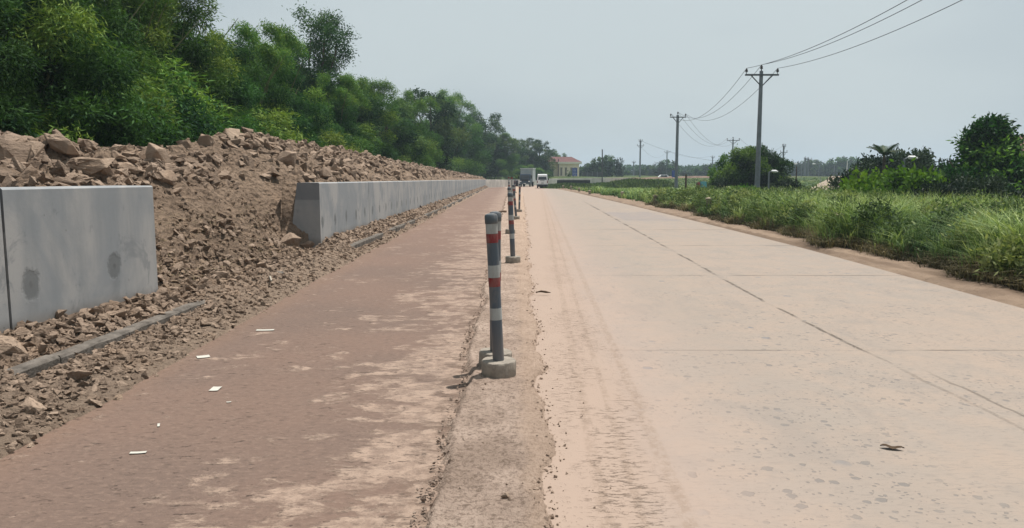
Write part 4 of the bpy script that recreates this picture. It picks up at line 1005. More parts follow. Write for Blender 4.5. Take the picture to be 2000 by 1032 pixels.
# ================================================================== GRASS AND WEEDS
def verge_top(x, y): return np.where(x < 9.6, np.maximum(shl(x, y), terr(x, y)), terr(x, y))
def grass(n, x0f, x1f, y0, y1, h0, h1, w, blades, name, label, cat, mat, flower=0, lean=.7):
    Y = y0 * (y1 / y0) ** rng.uniform(0, 1, n); X = x0f(Y) + (x1f(Y) - x0f(Y)) * rng.uniform(0, 1, n) ** .9
    pm = fbm(X * .35, Y * .35, 51, 4); clump = fbm(X * 1.3, Y * 1.3, 61, 3)
    hgt = (h0 + (h1 - h0) * np.clip(.5 + .9 * pm + .8 * clump, 0, 1)) * (.5 + .5 * ss(0, .55, X - x0f(Y)))
    keep = rng.uniform(0, 1, n) < .55 + .9 * (clump + .35); X, Y, hgt, pm, clump = X[keep], Y[keep], hgt[keep], pm[keep], clump[keep]; n = len(X)
    Z = verge_top(X, Y) - .03
    X = np.repeat(X, blades) + rng.normal(0, .05, n * blades) * (1 + .01 * np.repeat(Y, blades)); Y2 = np.repeat(Y, blades) + rng.normal(0, .05, n * blades); Z = np.repeat(Z, blades)
    h = np.repeat(hgt, blades) * rng.uniform(.45, 1.15, n * blades); a = rng.uniform(0, 2 * np.pi, n * blades); ln = np.abs(rng.normal(lean, .3, n * blades)) * h
    N = n * blades; wd = w * (1 + .035 * Y2) * rng.uniform(.6, 1.4, N); sa = a + rng.normal(1.57, .4, N)
    sx, sy = np.cos(sa) * wd / 2, np.sin(sa) * wd / 2; lx, ly = np.cos(a) * ln, np.sin(a) * ln
    B = np.stack([X, Y2, Z], -1); S_ = np.stack([sx, sy, 0 * sx], -1)
    Mid = B + np.stack([lx * .3, ly * .3, h * .6], -1); Tip = B + np.stack([lx * 1.1, ly * 1.1, h * (1 - .28 * np.clip(ln / h, 0, 1.5))], -1)
    V = np.stack([B - S_, B + S_, Mid + S_ * .8, Mid - S_ * .8, Tip], 1).reshape(-1, 3)
    i = np.arange(N) * 5; F4 = np.stack([i, i + 1, i + 2, i + 3], -1); F3 = np.stack([i + 3, i + 2, i + 4], -1)
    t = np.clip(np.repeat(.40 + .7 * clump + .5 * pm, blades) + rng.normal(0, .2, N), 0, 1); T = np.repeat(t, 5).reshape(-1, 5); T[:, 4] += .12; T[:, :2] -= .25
    return tag(npmesh(name, V, [F4, F3], mat, attrs={'tint': np.clip(T, 0, 1).ravel()}), label, cat, kind='stuff')
inn = lambda y: np.interp(y, [6, 9, 14, 19, 32, 57, 85, 105, 118], [6.75, 6.75, 6.85, 7.0, 7.3, 7.4, 6.8, 5.9, 5.8]) + fbm(y * .55, y * 0, 33, 4) * .45 + .1
out = lambda y: 17 + np.clip(y * .15, 0, 30)
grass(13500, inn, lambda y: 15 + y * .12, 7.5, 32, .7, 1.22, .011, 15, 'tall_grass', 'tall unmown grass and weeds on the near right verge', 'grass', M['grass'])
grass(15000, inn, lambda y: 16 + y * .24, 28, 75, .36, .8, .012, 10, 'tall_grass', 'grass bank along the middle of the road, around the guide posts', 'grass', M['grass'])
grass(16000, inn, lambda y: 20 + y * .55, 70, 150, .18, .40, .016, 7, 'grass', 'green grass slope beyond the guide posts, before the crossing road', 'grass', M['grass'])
# broad leaved weeds
def weeds(n, x0f, x1f, y0, y1, hh, name, label):
    Y = y0 * (y1 / y0) ** rng.uniform(0, 1, n); X = x0f(Y) + (x1f(Y) - x0f(Y)) * rng.uniform(0, 1, n); Z = verge_top(X, Y)
    k = 15; H = hh * rng.uniform(.55, 1.2, n) * (.8 + .5 * fbm(X * .5, Y * .5, 4, 2))
    Xr = np.repeat(X, k) + rng.normal(0, .10, n * k); Yr = np.repeat(Y, k) + rng.normal(0, .10, n * k); Zr = np.repeat(Z, k) + np.repeat(H, k) * rng.uniform(.3, 1.02, n * k)
    D = unit(n * k, .25); V, F = leaves(np.stack([Xr, Yr, Zr], -1), D, .10 * (1 + .02 * Yr), .032 * (1 + .02 * Yr))
    t = np.clip(np.repeat(rng.uniform(.2, .8, n), k) + rng.normal(0, .15, n * k), 0, 1)
    return tag(npmesh(name, V, [F], M['grass'], attrs={'tint': np.repeat(t, 4)}), label, 'weeds', kind='stuff')
weeds(9500, lambda y: inn(y) + .3, lambda y: 14 + y * .12, 8, 45, .85, 'weeds', 'leafy weeds mixed through the tall grass of the verge')
L = []
for i in range(230):
    yy_ = 8 * (48 / 8) ** random.random(); xx_ = float(inn(np.array([yy_]))[0]) + .15 + random.random() ** 1.4 * (5 + yy_ * .08); rr_ = random.uniform(.16, .42)
    zz_ = float(verge_top(np.array([xx_]), np.array([yy_]))[0]); L.append((xx_, yy_, zz_ + random.uniform(.2, .75) * (.6 + .4 * min(1, (xx_ - 6.8))), rr_, random.choice([.05, .2, .45, .7, .9])))
V, F, T = crown_mesh('weed_clumps', None, L, 900, .10, .036, .1, spread=.12, fan=5)
tag(npmesh('weed_clumps', V, [F], M['grass'], attrs={'tint': T}), 'bushy clumps of broad leaved weeds standing in the verge grass', 'weeds', kind='stuff')
def edge_in(y): return inn(y) - .25
grass(2600, edge_in, lambda y: inn(y) + .5, 7.5, 40, .22, .5, .010, 9, 'dry_grass', 'dry matted grass creeping over the edge of the sandy shoulder', 'grass', M['dry'], lean=1.1)
# pale seed heads on the top of the bank
n = 4200; Y = 10 * (50 / 10) ** rng.uniform(0, 1, n); X = inn(Y) + 1.6 + (8 + Y * .12) * rng.uniform(0, 1, n); keep = fbm(X * .4, Y * .4, 71, 3) > -.12; X, Y = X[keep], Y[keep]; n = len(X)
Z = verge_top(X, Y) + .80 + .18 * fbm(X, Y, 3, 2) + rng.normal(0, .08, n)
V, F = leaves(np.stack([X, Y, Z], -1), unit(n), .045 * (1 + .02 * Y), .018 * (1 + .02 * Y))
tag(npmesh('seed_heads', V, [F], M['flower'], attrs={'tint': np.zeros(len(V))}), 'pale seed heads dotted over the tall grass', 'flowers', kind='stuff')
# dry straw on the dug face
n = 900; Y = rng.uniform(8.6, 14.4, n); X = rng.uniform(-4.9, -3.8, n); Z = bank_full(X, Y) + .03
D = unit(n); D[:, 2] *= .4; V, F = leaves(np.stack([X, Y, Z], -1), D, .10, .006)
tag(npmesh('straw', V, [F], M['drygrass'], attrs={'tint': np.zeros(len(V))}), 'dry straw and rootlets scattered on the dug soil face', 'straw', kind='stuff')

# ================================================================== GUIDE POSTS
def guide(px, py, Y, label, first=[None]):
    x, y, z = hy(px, py, Y)
    if first[0] is None:
        r = thing('guide_post', label, 'guide post', group='square guide posts in the verge grass'); first[0] = r
        MB().box(-.085, .085, -.085, .085, -.3, .60).build('post', M['post'], r, bevel=.012)
        m = MB(); m.add([(-.13, -.13, .60), (.13, -.13, .60), (.13, .13, .60), (-.13, .13, .60), (-.13, -.13, .645), (.13, -.13, .645), (.13, .13, .645), (-.13, .13, .645), (0, 0, .70)],
              [(3, 2, 1, 0), (0, 1, 5, 4), (1, 2, 6, 5), (2, 3, 7, 6), (3, 0, 4, 7), (4, 5, 8), (5, 6, 8), (6, 7, 8), (7, 4, 8)]); m.build('cap', M['post'], r)
    else: r = copy_tree(first[0]); r['label'] = label
    r.location = (x, y, z - .70); r.rotation_euler = (random.uniform(-.04, .04), random.uniform(-.04, .04), random.uniform(-.2, .2))
    return r
guide(1634, 414, 17.2, 'nearest square capped guide post, sunk deep in tall grass')
guide(1384, 385, 28.8, 'second guide post from the camera, with its shaft clear of the grass')
guide(1280, 380, 40.0, 'third guide post from the camera, only its cap above the grass')
guide(1216, 374, 52.0, 'fourth guide post, dark shaft behind a clump of weeds')
g5 = guide(1152, 371.5, 64.0, 'pale headed guide post nearest the concrete edge, half way down the bank')
guide(1131, 367, 76.0, 'small distant guide post right of the van, sixth in the line')
guide(1115, 363, 88.0, 'tiny guide post in the grass below the dark low wall')
guide(1100, 362, 96.0, 'last guide post in the line, closest to the van')

# ================================================================== POWER LINE
def pole(x, y, zb, H, label, rb=.15, rt=.095, arm=2.1, rz=0, double=False, name='power_pole', cat='power pole', lean=0):
    r = thing(name, label, cat, (x, y, zb), rz, group='power poles across the fields'); r.rotation_euler = (0, lean, rz)
    MB().tube([(0, 0, -.6), (0, 0, H * .5), (0, 0, H)], [rb * 1.02, (rb + rt) / 2, rt], 16).build('shaft', M['pole'], r, smooth=True)
    for zc in ([H - .22] if not double else [H - .1, H - 1.15]):
        a = arm if not double or zc < H - 1 else arm * .55
        ca = MB().box(-a / 2, a / 2, -rt - .06, -rt + .015, zc - .045, zc + .045).build('crossarm', M['steel'], r)
        for sg in (-1, 1):
            MB().tube([(sg * a * .32, -rt - .02, zc - .03), (sg * .06, -rt - .01, zc - .55)], .03, 6).build('brace', M['steel'], r)
        for k, ix in enumerate((-a / 2 + .07, a / 2 - .07) if zc < H - .15 or double else ()):
            m = MB(); m.tube([(ix, -rt - .02, zc + .04), (ix, -rt - .02, zc + .14), (ix, -rt - .02, zc + .15), (ix, -rt - .02, zc + .2), (ix, -rt - .02, zc + .24), (ix, -rt - .02, zc + .30), (ix, -rt - .02, zc + .34)], [.018, .018, .085, .06, .075, .045, .03], 10)
            m.build('insulator', M['porcelain'], r, smooth=True)
    m = MB(); m.tube([(0, 0, H - .02), (0, 0, H + .1), (0, 0, H + .11), (0, 0, H + .17), (0, 0, H + .21), (0, 0, H + .28), (0, 0, H + .32)], [.03, .025, .09, .06, .08, .045, .03], 10)
    m.build('insulator', M['porcelain'], r, smooth=True)
    return r
def atts(x, y, zb, H, arm, rt=.095): return [(x - arm / 2 + .07, y - rt - .02, zb + H + .13), (x, y, zb + H + .33), (x + arm / 2 - .07, y - rt - .02, zb + H + .13)]
def wire(a, b, sag, label, grp, rad=.012):
    pts = []
    for i in range(33):
        t = i / 32; pts.append((a[0] + (b[0] - a[0]) * t, a[1] + (b[1] - a[1]) * t, a[2] + (b[2] - a[2]) * t - 4 * sag * t * (1 - t)))
    o = MB().tube(pts, rad, 5).build('power_wire', M['wire'], smooth=True); return tag(o, label, 'wire', grp)
YA = 42.0; xa, _, za = hy(1487.5, 128, YA); zb = -.5; HA = za - zb - .3
pA = pole(xa, YA, zb, HA, 'nearest tall concrete power pole with a three insulator crossarm', .155, .095, 1.82)
YB = 76.0; xb, _, zB = hy(1324, 219, YB); zbb = -.6; HB = zB - zbb - .3
pB = pole(xb, YB, zbb, HB, 'second concrete power pole, left of the nearest one, with clustered insulators', .175, .13, 1.6)
YC = 118.0; xc, _, zC = hy(1432, 268, YC); HC = zC + 1 - .3
pC = pole(xc, YC, -1, HC, 'power pole rising behind the left side of the bushy tree', .16, .1, 2.0)
# near pole beyond the picture's right edge carries the three wires
XN, YN = 12.3, 7.5; pN = pole(XN, YN, -.1, 8.4, 'power pole beyond the right picture edge that carries the nearest wires', .155, .095, 1.82)
AA, AB, AC, AN = atts(xa, YA, zb, HA, 1.82), atts(xb, YB, zbb, HB, 1.6, .13), atts(xc, YC, -1, HC, 2.0), atts(XN, YN, -.1, 8.4, 1.82)
nm = ['left', 'middle', 'right']
for k in range(3):
    wire(AA[k], AN[k], 1.05, nm[k] + ' wire of the three sweeping from the nearest pole up and overhead', 'wires from the nearest pole overhead')
    wire(AA[k], AB[k], 1.55, nm[k] + ' wire of three hanging between nearest and second pole', 'wires between the two nearest poles')
    wire(AB[k], AC[k], 2.1, nm[k] + ' wire of three sagging from second pole to the pole behind the bushy tree', 'wires behind the second pole')
def fpole(px, pyt, Y, label, H=None, **kw):
    x, y, z = hy(px, pyt, Y); gz = float(terr(np.array([x]), np.array([y]))[0]); return pole(x, y, gz, z - gz - .3, label, **kw), (x, y, z)
p1, t1 = fpole(1251, 272, 165, 'distant power pole with two crossarms, left of the second concrete pole', rb=.2, rt=.15, arm=1.5, double=True)
p2, t2 = fpole(1303, 294, 230, 'distant small power pole just left of the second concrete pole', rb=.2, rt=.15, arm=1.9)
p3, t3 = fpole(1238, 314, 240, 'very small distant pole between the trees and the double armed pole', rb=.2, rt=.15, arm=1.2)
p4, t4 = fpole(1392, 304, 230, 'small hazy power pole in front of the far wood, left of the bushy tree', rb=.2, rt=.14, arm=1.2)
p5, t5 = fpole(1531, 281, 130, 'power pole with many brackets right of the bushy tree', rb=.16, rt=.13, arm=1.2, double=True)
p6, t6 = fpole(1573, 306, 170, 'left pole of the close pair in front of the far wood', rb=.2, rt=.18, arm=.8)
p7, t7 = fpole(1579, 307, 172, 'right pole of the close pair in front of the far wood', rb=.2, rt=.18, arm=1.4)
wire((t1[0], t1[1], t1[2] - .3), (t5[0], t5[1], t5[2] - 3.0), 1.8, 'long thin wire from the double armed pole across to the bracketed pole', 'distant wires', .018)
wire((t1[0], t1[1], t1[2] - 1.4), (t2[0], t2[1], t2[2] - .2), 2.2, 'faint wire from the double armed pole down to the small pole', 'distant wires', .018)
wire((t2[0], t2[1], t2[2] - .1), (t4[0], t4[1], t4[2] - .1), 1.2, 'faint wire between the small distant poles', 'distant wires', .018)
wire((t5[0], t5[1], t5[2] - .3), (AC[2][0], AC[2][1], AC[2][2]), 1.5, 'wire from the pole behind the bushy tree to the bracketed pole', 'distant wires', .014)
# plain posts
def stake(px, pyt, pyb, Y, label, r=.06, mat='steel', lean=0, cat='post', name='post'):
    x, y, z = hy(px, pyt, Y); _, _, z0 = hy(px, pyb, Y)
    o = MB().tube([(0, 0, -.4), (0, 0, (z - z0) * .5), (lean, 0, z - z0)], [r, r * .95, r * .8], 10).build(name, M[mat], smooth=True); o.location = (x, y, z0); return tag(o, label, cat)
stake(1177, 292, 357, 112, 'thin dark plain pole rising from the grass right of the dark low wall', .10, lean=-.05)
stake(1340, 341, 374, 62, 'short thick dark post standing in the grass right of the second pole', .085, 'twig')
def lamp(px, pyt, pyb, Y, side, label, mat='pole', arm=.45):
    x, y, z = hy(px, pyt, Y); _, _, z0 = hy(px, pyb, Y); r = thing('street_lamp', label, 'street lamp', (x, y, z0), group='small street lamps')
    h = z - z0; MB().tube([(0, 0, -1.0), (0, 0, h)], [.055, .045], 10).build('post', M[mat], r, smooth=True)
    MB().tube([(0, 0, h - .03), (side * arm * .5, 0, h + .02), (side * arm, 0, h + .03)], .025, 8).build('arm', M[mat], r, smooth=True)
    m = MB(); m.tube([(side * arm * .7, 0, h + .03), (side * arm * .9, 0, h + .05), (side * (arm + .22), 0, h + .035), (side * (arm + .36), 0, h + .01)], [.03, .075, .085, .03], 10); m.build('lamp_head', M['lampwhite'], r, smooth=True)
    return r
lamp(1502, 336, 378, 48, 1, 'low street lamp beside the bushy tree, right of the nearest power pole', arm=.2)
lamp(1766, 310, 345, 33, 1, 'white headed street lamp standing in front of the dark thicket', arm=.22)
lamp(1566, 321, 350, 150, -1, 'hazy distant street lamp left of the far dirt road', arm=1.2)
lamp(1600, 321, 350, 150, -1, 'hazy distant street lamp beside the start of the far dirt road', arm=1.0)
stake(1655, 314, 340, 175, 'white thin post on the far dirt road, left of the thicket', .09, 'lampwhite')
stake(1630, 322, 348, 170, 'grey thin post on the right side of the far dirt road', .08, 'pole')
stake(1603, 345, 362, 130, 'short grey post low on the far dirt road', .06, 'pole')
stake(1556, 325, 365, 60, 'dark thin post with a flat top in front of the far wood', .045, 'twig')

# ================================================================== BACKGROUND GROUND PIECES
def strip(name, pts, ws, mat, z=.05, label=None):
    V = []; F = []; n = len(pts)
    # densify
    PX = np.interp(np.linspace(0, n - 1, 60), range(n), [p[0] for p in pts]); PY = np.interp(np.linspace(0, n - 1, 60), range(n), [p[1] for p in pts]); WW = np.interp(np.linspace(0, n - 1, 60), range(n), ws)
    dx, dy = np.gradient(PX), np.gradient(PY); L = np.hypot(dx, dy); nx, ny = dy / L, -dx / L; q = 7
    for i in range(60):
        for k in range(q):
            u = (k / (q - 1) - .5) * 2 * WW[i]; X, Y = PX[i] + nx[i] * u, PY[i] + ny[i] * u; V.append((X, Y, float(terr(np.array([X]), np.array([Y]))[0]) + z))
        if i:
            for k in range(q - 1): F.append([q * i - q + k, q * i - q + k + 1, q * i + k + 1, q * i + k])
    return tag(npmesh(name, V, [np.array(F)], mat, smooth=True), kind='structure')
strip('dirt_road', [(36, 92), (52, 120), (68, 150), (88, 185), (118, 215), (150, 235)], [4, 4, 5, 6, 8, 8], M['pale_dirt'], .16)
strip('dirt_track', [(24, 152), (19.5, 138), (16.8, 122), (15.2, 110)], [4.0, 3.6, 2.4, .8], M['pale_dirt'], .14)
# brown spoil along the crossing road
n = 1500; X = rng.uniform(18, 95, n); Y = 158 + rng.uniform(-2.5, 2.5, n)
def heap(name, cx, cy, cz, L, Wd, H, label, seed):
    m = MB(); v = []; f = []; nx, ny = 40, 14
    for i in range(nx + 1):
        for j in range(ny + 1):
            u = i / nx * 2 - 1; w = j / ny * 2 - 1; h = max(0, (1 - u * u)) ** .5 * max(0, (1 - w * w)) * H * (1 + .5 * float(fbm(np.array([u * 3]), np.array([w * 2]), seed, 3)[0])); v.append((u * L / 2, w * Wd / 2, h - .1))
    for i in range(nx):
        for j in range(ny): a = i * (ny + 1) + j; f.append((a, a + ny + 1, a + ny + 2, a + 1))
    o = m.add(v, f).build(name, M['brown_dirt'], smooth=True); o.location = (cx, cy, cz); return tag(o, label, 'dirt heap')
heap('dirt_heap', 20.5, 133, .0, 7.5, 3, 1.0, 'low brown dirt heap above the pale track, left of the grass mound', 3)
heap('dirt_heap', 46, 158, .95, 46, 4, .85, 'long brown earth ridge along the crossing road', 6)
heap('dirt_heap', 26, 160, .8, 20, 3, .55, 'low earth ridge on the crossing road right of the thin dark pole', 9)
# grass mound that hides the crossing road's near side
def mound(px, py, Y, rx, ry, label, name='grass_mound'):
    x, y, z = hy(px, py, Y); gz = float(terr(np.array([x]), np.array([y]))[0]); h = z - gz; m = MB(); v = []; f = []; n = 24
    n2 = 5200; u = rng.uniform(-1, 1, n2); w = rng.uniform(-1, 1, n2); k = u * u + w * w < 1; u, w = u[k], w[k]
    X = u * rx; Yy = w * ry; Z = np.sqrt(1 - u * u - w * w) ** 1.2 * h * (1 + .2 * fbm(X * .5, Yy * .5, 3, 3)) - .2
    D = unit(len(X), 1.2); V, F = leaves(np.stack([X, Yy, Z], -1), D, .55, .16)
    for i in range(n + 1):
        for j in range(n + 1):
            a = i / n * 2 - 1; b = j / n * 2 - 1; q = max(0, 1 - a * a - b * b); v.append((a * rx, b * ry, q ** .6 * h * .93 - .3))
    for i in range(n):
        for j in range(n): a = i * (n + 1) + j; f.append((a, a + n + 1, a + n + 2, a + 1))
    r = thing(name, label, 'mound', (x, y, gz)); m.add(v, f).build('earth', M['ground'], r, smooth=True)
    npmesh('blades', V, [F], M['grass'], r, attrs={'tint': np.repeat(np.clip(rng.normal(.35, .18, len(X)), 0, 1), 4)})
mound(1250, 352, 98, 5.0, 6, 'grassy mound between the pale track and the second power pole')
mound(1182, 360, 100, 2.6, 5, 'small grassy mound at the foot of the thin dark pole')
mound(1120, 361, 102, 4.5, 6, 'low grassy rise in front of the dark low wall')

# dark low wall beside the crossing
cw = thing('culvert_wall', 'dark low culvert wall panel between the grass verge and the crossing road', 'wall', hy(1120, 362, 118)[:2] + (-.1,))
MB().box(-2.55, 2.3, -.12, .12, -.4, 1.0).build('panel', M['darkwall'], cw)
MB().box(-2.55, 2.3, -.17, .17, 1.003, 1.12).build('coping', M['rubber'], cw)
MB().box(2.3, 2.56, -.18, .18, -.6, 1.12).build('end_post', M['darkwall'], cw)
# brown panel with a pale frame, left of the truck
gp = thing('gate_panel', 'brown panel in a pale frame standing against the curved wall left of the truck', 'panel', (1.15, 119, 0), R(8))
gp.location = hy(1007.5, 362, 117.5)[:2] + (0.0,)
MB().box(-.36, .36, -.03, .03, .05, .98).build('panel', plain('dull_brown_panel', (.10, .07, .07), .8, .1), gp)
MB().box(-.44, -.36, -.05, .05, 0, 1.02).box(.36, .44, -.05, .05, 0, 1.02).box(-.44, .44, -.055, .055, .98, 1.06).build('frame', M['lampwhite'], gp)

# ================================================================== THE HOUSE
YH = 168.0
hxl, _, _ = hy(1062, 330, YH); hxc, _, hzb = hy(1090.5, 349.5, YH); hxr, _, _ = hy(1135, 349, YH); _, _, hpar = hy(1100, 315.5, YH); _, _, hridge = hy(1095, 307, YH + 3)
hs_ = thing('house', 'cream single storey house with a red hipped roof beyond the end of the road', 'house', (hxc, YH, hzb - .3))
Wd = hxr - hxc; Hh = hpar - hzb + .3
MB().box(0, Wd - .45, 0, 7, 0, Hh - .55).build('wall', M['cream'], hs_)
MB().box(hxl - hxc - .6, -.005, 1.2, 6.5, 0, Hh - .55).build('side_wing', M['cream'], hs_)
MB().box(-.12, Wd + .1, -.35, 7.3, Hh - .545, Hh - .12).build('cornice', M['cream2'], hs_)
MB().box(hxl - hxc - .8, -.125, .85, 6.9, Hh - .54, Hh - .13).build('cornice', M['cream2'], hs_)
rl_ = hy(1073, 307, YH)[0] - hxc; rr_ = hy(1116, 307, YH)[0] - hxc; zr = hridge - hzb + .35; ze = Hh - .115
m = MB(); m.add([(rl_ - .2, -.1, ze), (rr_ + 2.3, -.1, ze), (rr_ + 2.3, 7.0, ze), (rl_ - .2, 7.0, ze), (rl_ - .2, 3.4, zr), (rr_ + .3, 3.4, zr)], [(3, 2, 1, 0), (0, 1, 5, 4), (1, 2, 5), (2, 3, 4, 5), (3, 0, 4)])
m.build('roof', M['redroof'], hs_)
m = MB(); m.tube([(rl_ - .21, -.12, ze + .02), (rl_ - .21, 3.4, zr + .03)], .07, 6); m.build('roof_edge', M['pipebrown'], hs_)
MB().tube([(.0, -.12, 0), (.0, -.12, Hh + .55)], .09, 8).build('downpipe', M['pipebrown'], hs_, smooth=True)
for wx in (.65, 1.65, 2.85, 3.65, 4.35):
    if wx > Wd - .7: continue
    f = MB().box(wx - .2, wx + .2, -.03, .02, 1.0, 2.6).build('window', M['shutter'], hs_)
    MB().box(wx - .27, wx + .27, -.10, -.035, 2.62, 2.74).build('lintel', M['shutter'], f)
MB().box(hxl - hxc + 1.0, hxl - hxc + 2.2, 1.16, 1.19, .9, 2.4).build('window', M['tin'], hs_)
# blue notice board in front of the house
sx_, _, sz0 = hy(1122.5, 348, 158); sw = 9.5 / FPX * 158; sh_ = 16 / FPX * 158
sg = thing('notice_board', 'blue notice board with white lines of lettering in front of the cream house', 'sign', (sx_, 158, sz0 - .1))
zl = hy(1122, 344.5, 158)[2] - sz0 + .1
MB().box(-sw / 2, sw / 2, -.03, .03, zl, zl + sh_).build('board', M['sign'], sg)
for lx_ in (-.25, .25): MB().tube([(lx_, .05, -.4), (lx_, .05, zl + .3)], .04, 8).build('leg', M['steel'], sg)
for k, (w_, hh_) in enumerate(((.62, .13), (.55, .11), (.5, .11), (.78, .12), (.52, .11))):
    m = MB(); zc = zl + sh_ - .22 - k * .32; x0 = -w_ / 2; r_ = random.Random(k)
    while x0 < w_ / 2 - .03:
        lw_ = r_.uniform(.05, .08); m.box(x0, x0 + lw_ * .3, -.036, -.031, zc - hh_ / 2, zc + hh_ / 2)
        m.box(x0 + lw_ * .3, x0 + lw_ * .75, -.036, -.031, zc + hh_ / 2 - .035, zc + hh_ / 2); m.box(x0 + lw_ * .3, x0 + lw_ * .75, -.036, -.031, zc - hh_ / 2, zc - hh_ / 2 + .035); x0 += lw_ + .02
    m.build('lettering', M['signwhite'], sg)
# small tree in front of the house
x, y, z = hy(1112, 333, 163); gz = hzb - .2
st = make_plant('sapling', 'crown', bush_lumps(140, z - gz, .8, 10, 'round', .3), M['dull_leaf'], 90, .3, .16, .2, [([(0, 0, -.3), (.05, 0, 1.0), (0, 0, 1.5)], [.07, .05, .03])], 'small bushy sapling against the house wall left of the blue board', 'tree', spread=.25, fan=3); st.location = (x, y, gz)
# tin shed fence right of the house
x0_, _, zf = hy(1137, 349, 172); x1_, _, _ = hy(1176, 349, 172)
fc = thing('tin_fence', 'grey corrugated tin fence between the house and the thin dark pole', 'fence', (x0_, 172, zf - .3))
m = MB(); L_ = x1_ - x0_; nn = 60; v = []; f = []
for i in range(nn + 1):
    xx_ = L_ * i / nn; yy_ = .05 * math.sin(i * 1.6); v += [(xx_, yy_, 0), (xx_, yy_, 1.75), (xx_, yy_ + .03, 1.75), (xx_, yy_ + .03, 0)]
for i in range(nn):
    a = 4 * i
    for k in range(4): f.append((a + k, a + (k + 1) % 4, a + 4 + (k + 1) % 4, a + 4 + k))
m.add(v, f).build('sheet', M['tin'], fc)
for k in range(5): MB().box(L_ * k / 4 - .05, L_ * k / 4 + .05, -.16, -.06, 0, 1.9).build('fence_post', M['pole'], fc)

# ================================================================== VEHICLES
def wheel(root, x, y, r, w, rimm='chrome'):
    t = MB().tube([(x - w / 2, y, r), (x - w / 2 + .02, y, r), (x + w / 2 - .02, y, r), (x + w / 2, y, r)], [r * .93, r, r, r * .93], 20).build('tyre', M['rubber'], root, smooth=True)
    sg = 1 if x > 0 else -1
    MB().tube([(x + sg * w / 2 - sg * .01, y, r), (x + sg * w / 2 + sg * .012, y, r)], r * .58, 16).build('rim', M[rimm], t, smooth=True)
vx, vy, _ = hz(1068.5 - 9.5, 367)
vx = hz(1059, 367.5)[0]; vy = 100.0; vx = (1059 - 1000) / FPX * vy
van = thing('minivan', 'small white minivan seen from behind, driving away down the concrete road', 'van', (vx, vy, .01), R(-2))
sh = lambda z: 1.0 if z < .95 else 1 - .16 * ((z - .95) / .95)
prof = [(0, .35), (3.3, .35), (3.35, .75), (3.1, 1.05), (2.55, 1.72), (2.3, 1.83), (.25, 1.86), (.1, 1.78), (-.02, 1.1), (-.05, .6)]
MB().prism(prof, -.72, .72, sh).build('body', M['vanwhite'], van, smooth=True, bevel=.045)
MB().add([(-.56, -.035, 1.12), (.56, -.035, 1.12), (.50, .085, 1.66), (-.50, .085, 1.66), (-.56, .05, 1.12), (.56, .05, 1.12), (.50, .15, 1.66), (-.50, .15, 1.66)], [(0, 1, 2, 3), (4, 7, 6, 5), (0, 4, 5, 1), (1, 5, 6, 2), (2, 6, 7, 3), (3, 7, 4, 0)]).build('rear_window', M['glass'], van)
for sg in (-1, 1):
    m = MB(); a, b = .735, .655
    m.add([(sg * a, .35, 1.12), (sg * a, 2.5, 1.12), (sg * b, 2.25, 1.65), (sg * b, .35, 1.65), (sg * (a - .06), .35, 1.12), (sg * (a - .06), 2.5, 1.12), (sg * (b - .06), 2.25, 1.65), (sg * (b - .06), .35, 1.65)], [(0, 1, 2, 3), (4, 7, 6, 5), (0, 4, 5, 1), (1, 5, 6, 2), (2, 6, 7, 3), (3, 7, 4, 0)]); m.build('side_window', M['glass'], van)
    MB().box(sg * .66 - .05, sg * .66 + .05, -.075, -.03, .70, 1.02).build('tail_light', M['red'], van)
    MB().box(sg * .80 - .08, sg * .80 + .08, 2.2, 2.28, 1.05, 1.28).build('mirror', M['black'], van)
    wheel(van, sg * .63, .55, .29, .17); wheel(van, sg * .63, 2.75, .29, .17)
MB().box(-.70, .70, -.14, -.02, .34, .52).build('bumper', M['black'], van, bevel=.02)
MB().box(-.3, .3, -.075, -.05, .97, 1.03).build('handle', M['black'], van)
MB().box(-.19, .19, -.09, -.055, .64, .76).build('licence_plate', M['boxgrey'], van)
MB().box(-.6, .6, .05, 2.9, .2, .345).build('underbody', M['rubber'], van)

ty_ = 116.0; tx = (1025.0 - 1000) / FPX * ty_
trk_ = thing('truck', 'dark blue box truck with a grey canopy body coming towards the camera', 'truck', (tx, ty_, .01), R(-9))
shc = lambda z: 1.0 if z < 1.15 else 1 - .09 * (z - 1.15)
cab = [(0, .45), (1.75, .45), (1.75, 1.98), (.55, 2.0), (.35, 1.93), (.02, 1.2), (-.04, .9)]
MB().prism(cab, -.83, .83, shc).build('cab', M['bluepaint'], trk_, smooth=True, bevel=.04)
MB().add([(-.72, -.005, 1.24), (.72, -.005, 1.24), (.66, .335, 1.88), (-.66, .335, 1.88), (-.72, .08, 1.24), (.72, .08, 1.24), (.66, .42, 1.88), (-.66, .42, 1.88)], [(0, 1, 2, 3), (4, 7, 6, 5), (0, 4, 5, 1), (1, 5, 6, 2), (2, 6, 7, 3), (3, 7, 4, 0)]).build('windscreen', M['glass'], trk_)
MB().box(-.6, .6, -.075, -.035, .92, 1.12).build('grille', M['black'], trk_)
MB().box(-.80, .80, -.12, -.02, .42, .66).build('bumper', plain('slate_bumper', (.09, .12, .15), .5, .3), trk_, bevel=.02)
MB().box(-.17, .17, -.135, -.122, .46, .56).build('licence_plate', M['lampwhite'], trk_)
for sg in (-1, 1):
    MB().box(sg * .66 - .13, sg * .66 + .13, -.085, -.02, .74, .9).build('headlight', M['lens'], trk_, bevel=.01)
    MB().box(sg * .98 - .07, sg * .98 + .07, .2, .26, 1.25, 1.65).build('mirror', M['black'], trk_)
    MB().box(sg * .835 - .012, sg * .835 + .012, .55, 1.45, 1.2, 1.8).build('side_window', M['glass'], trk_)
    wheel(trk_, sg * .70, .75, .36, .2); wheel(trk_, sg * .68, 3.9, .36, .3)
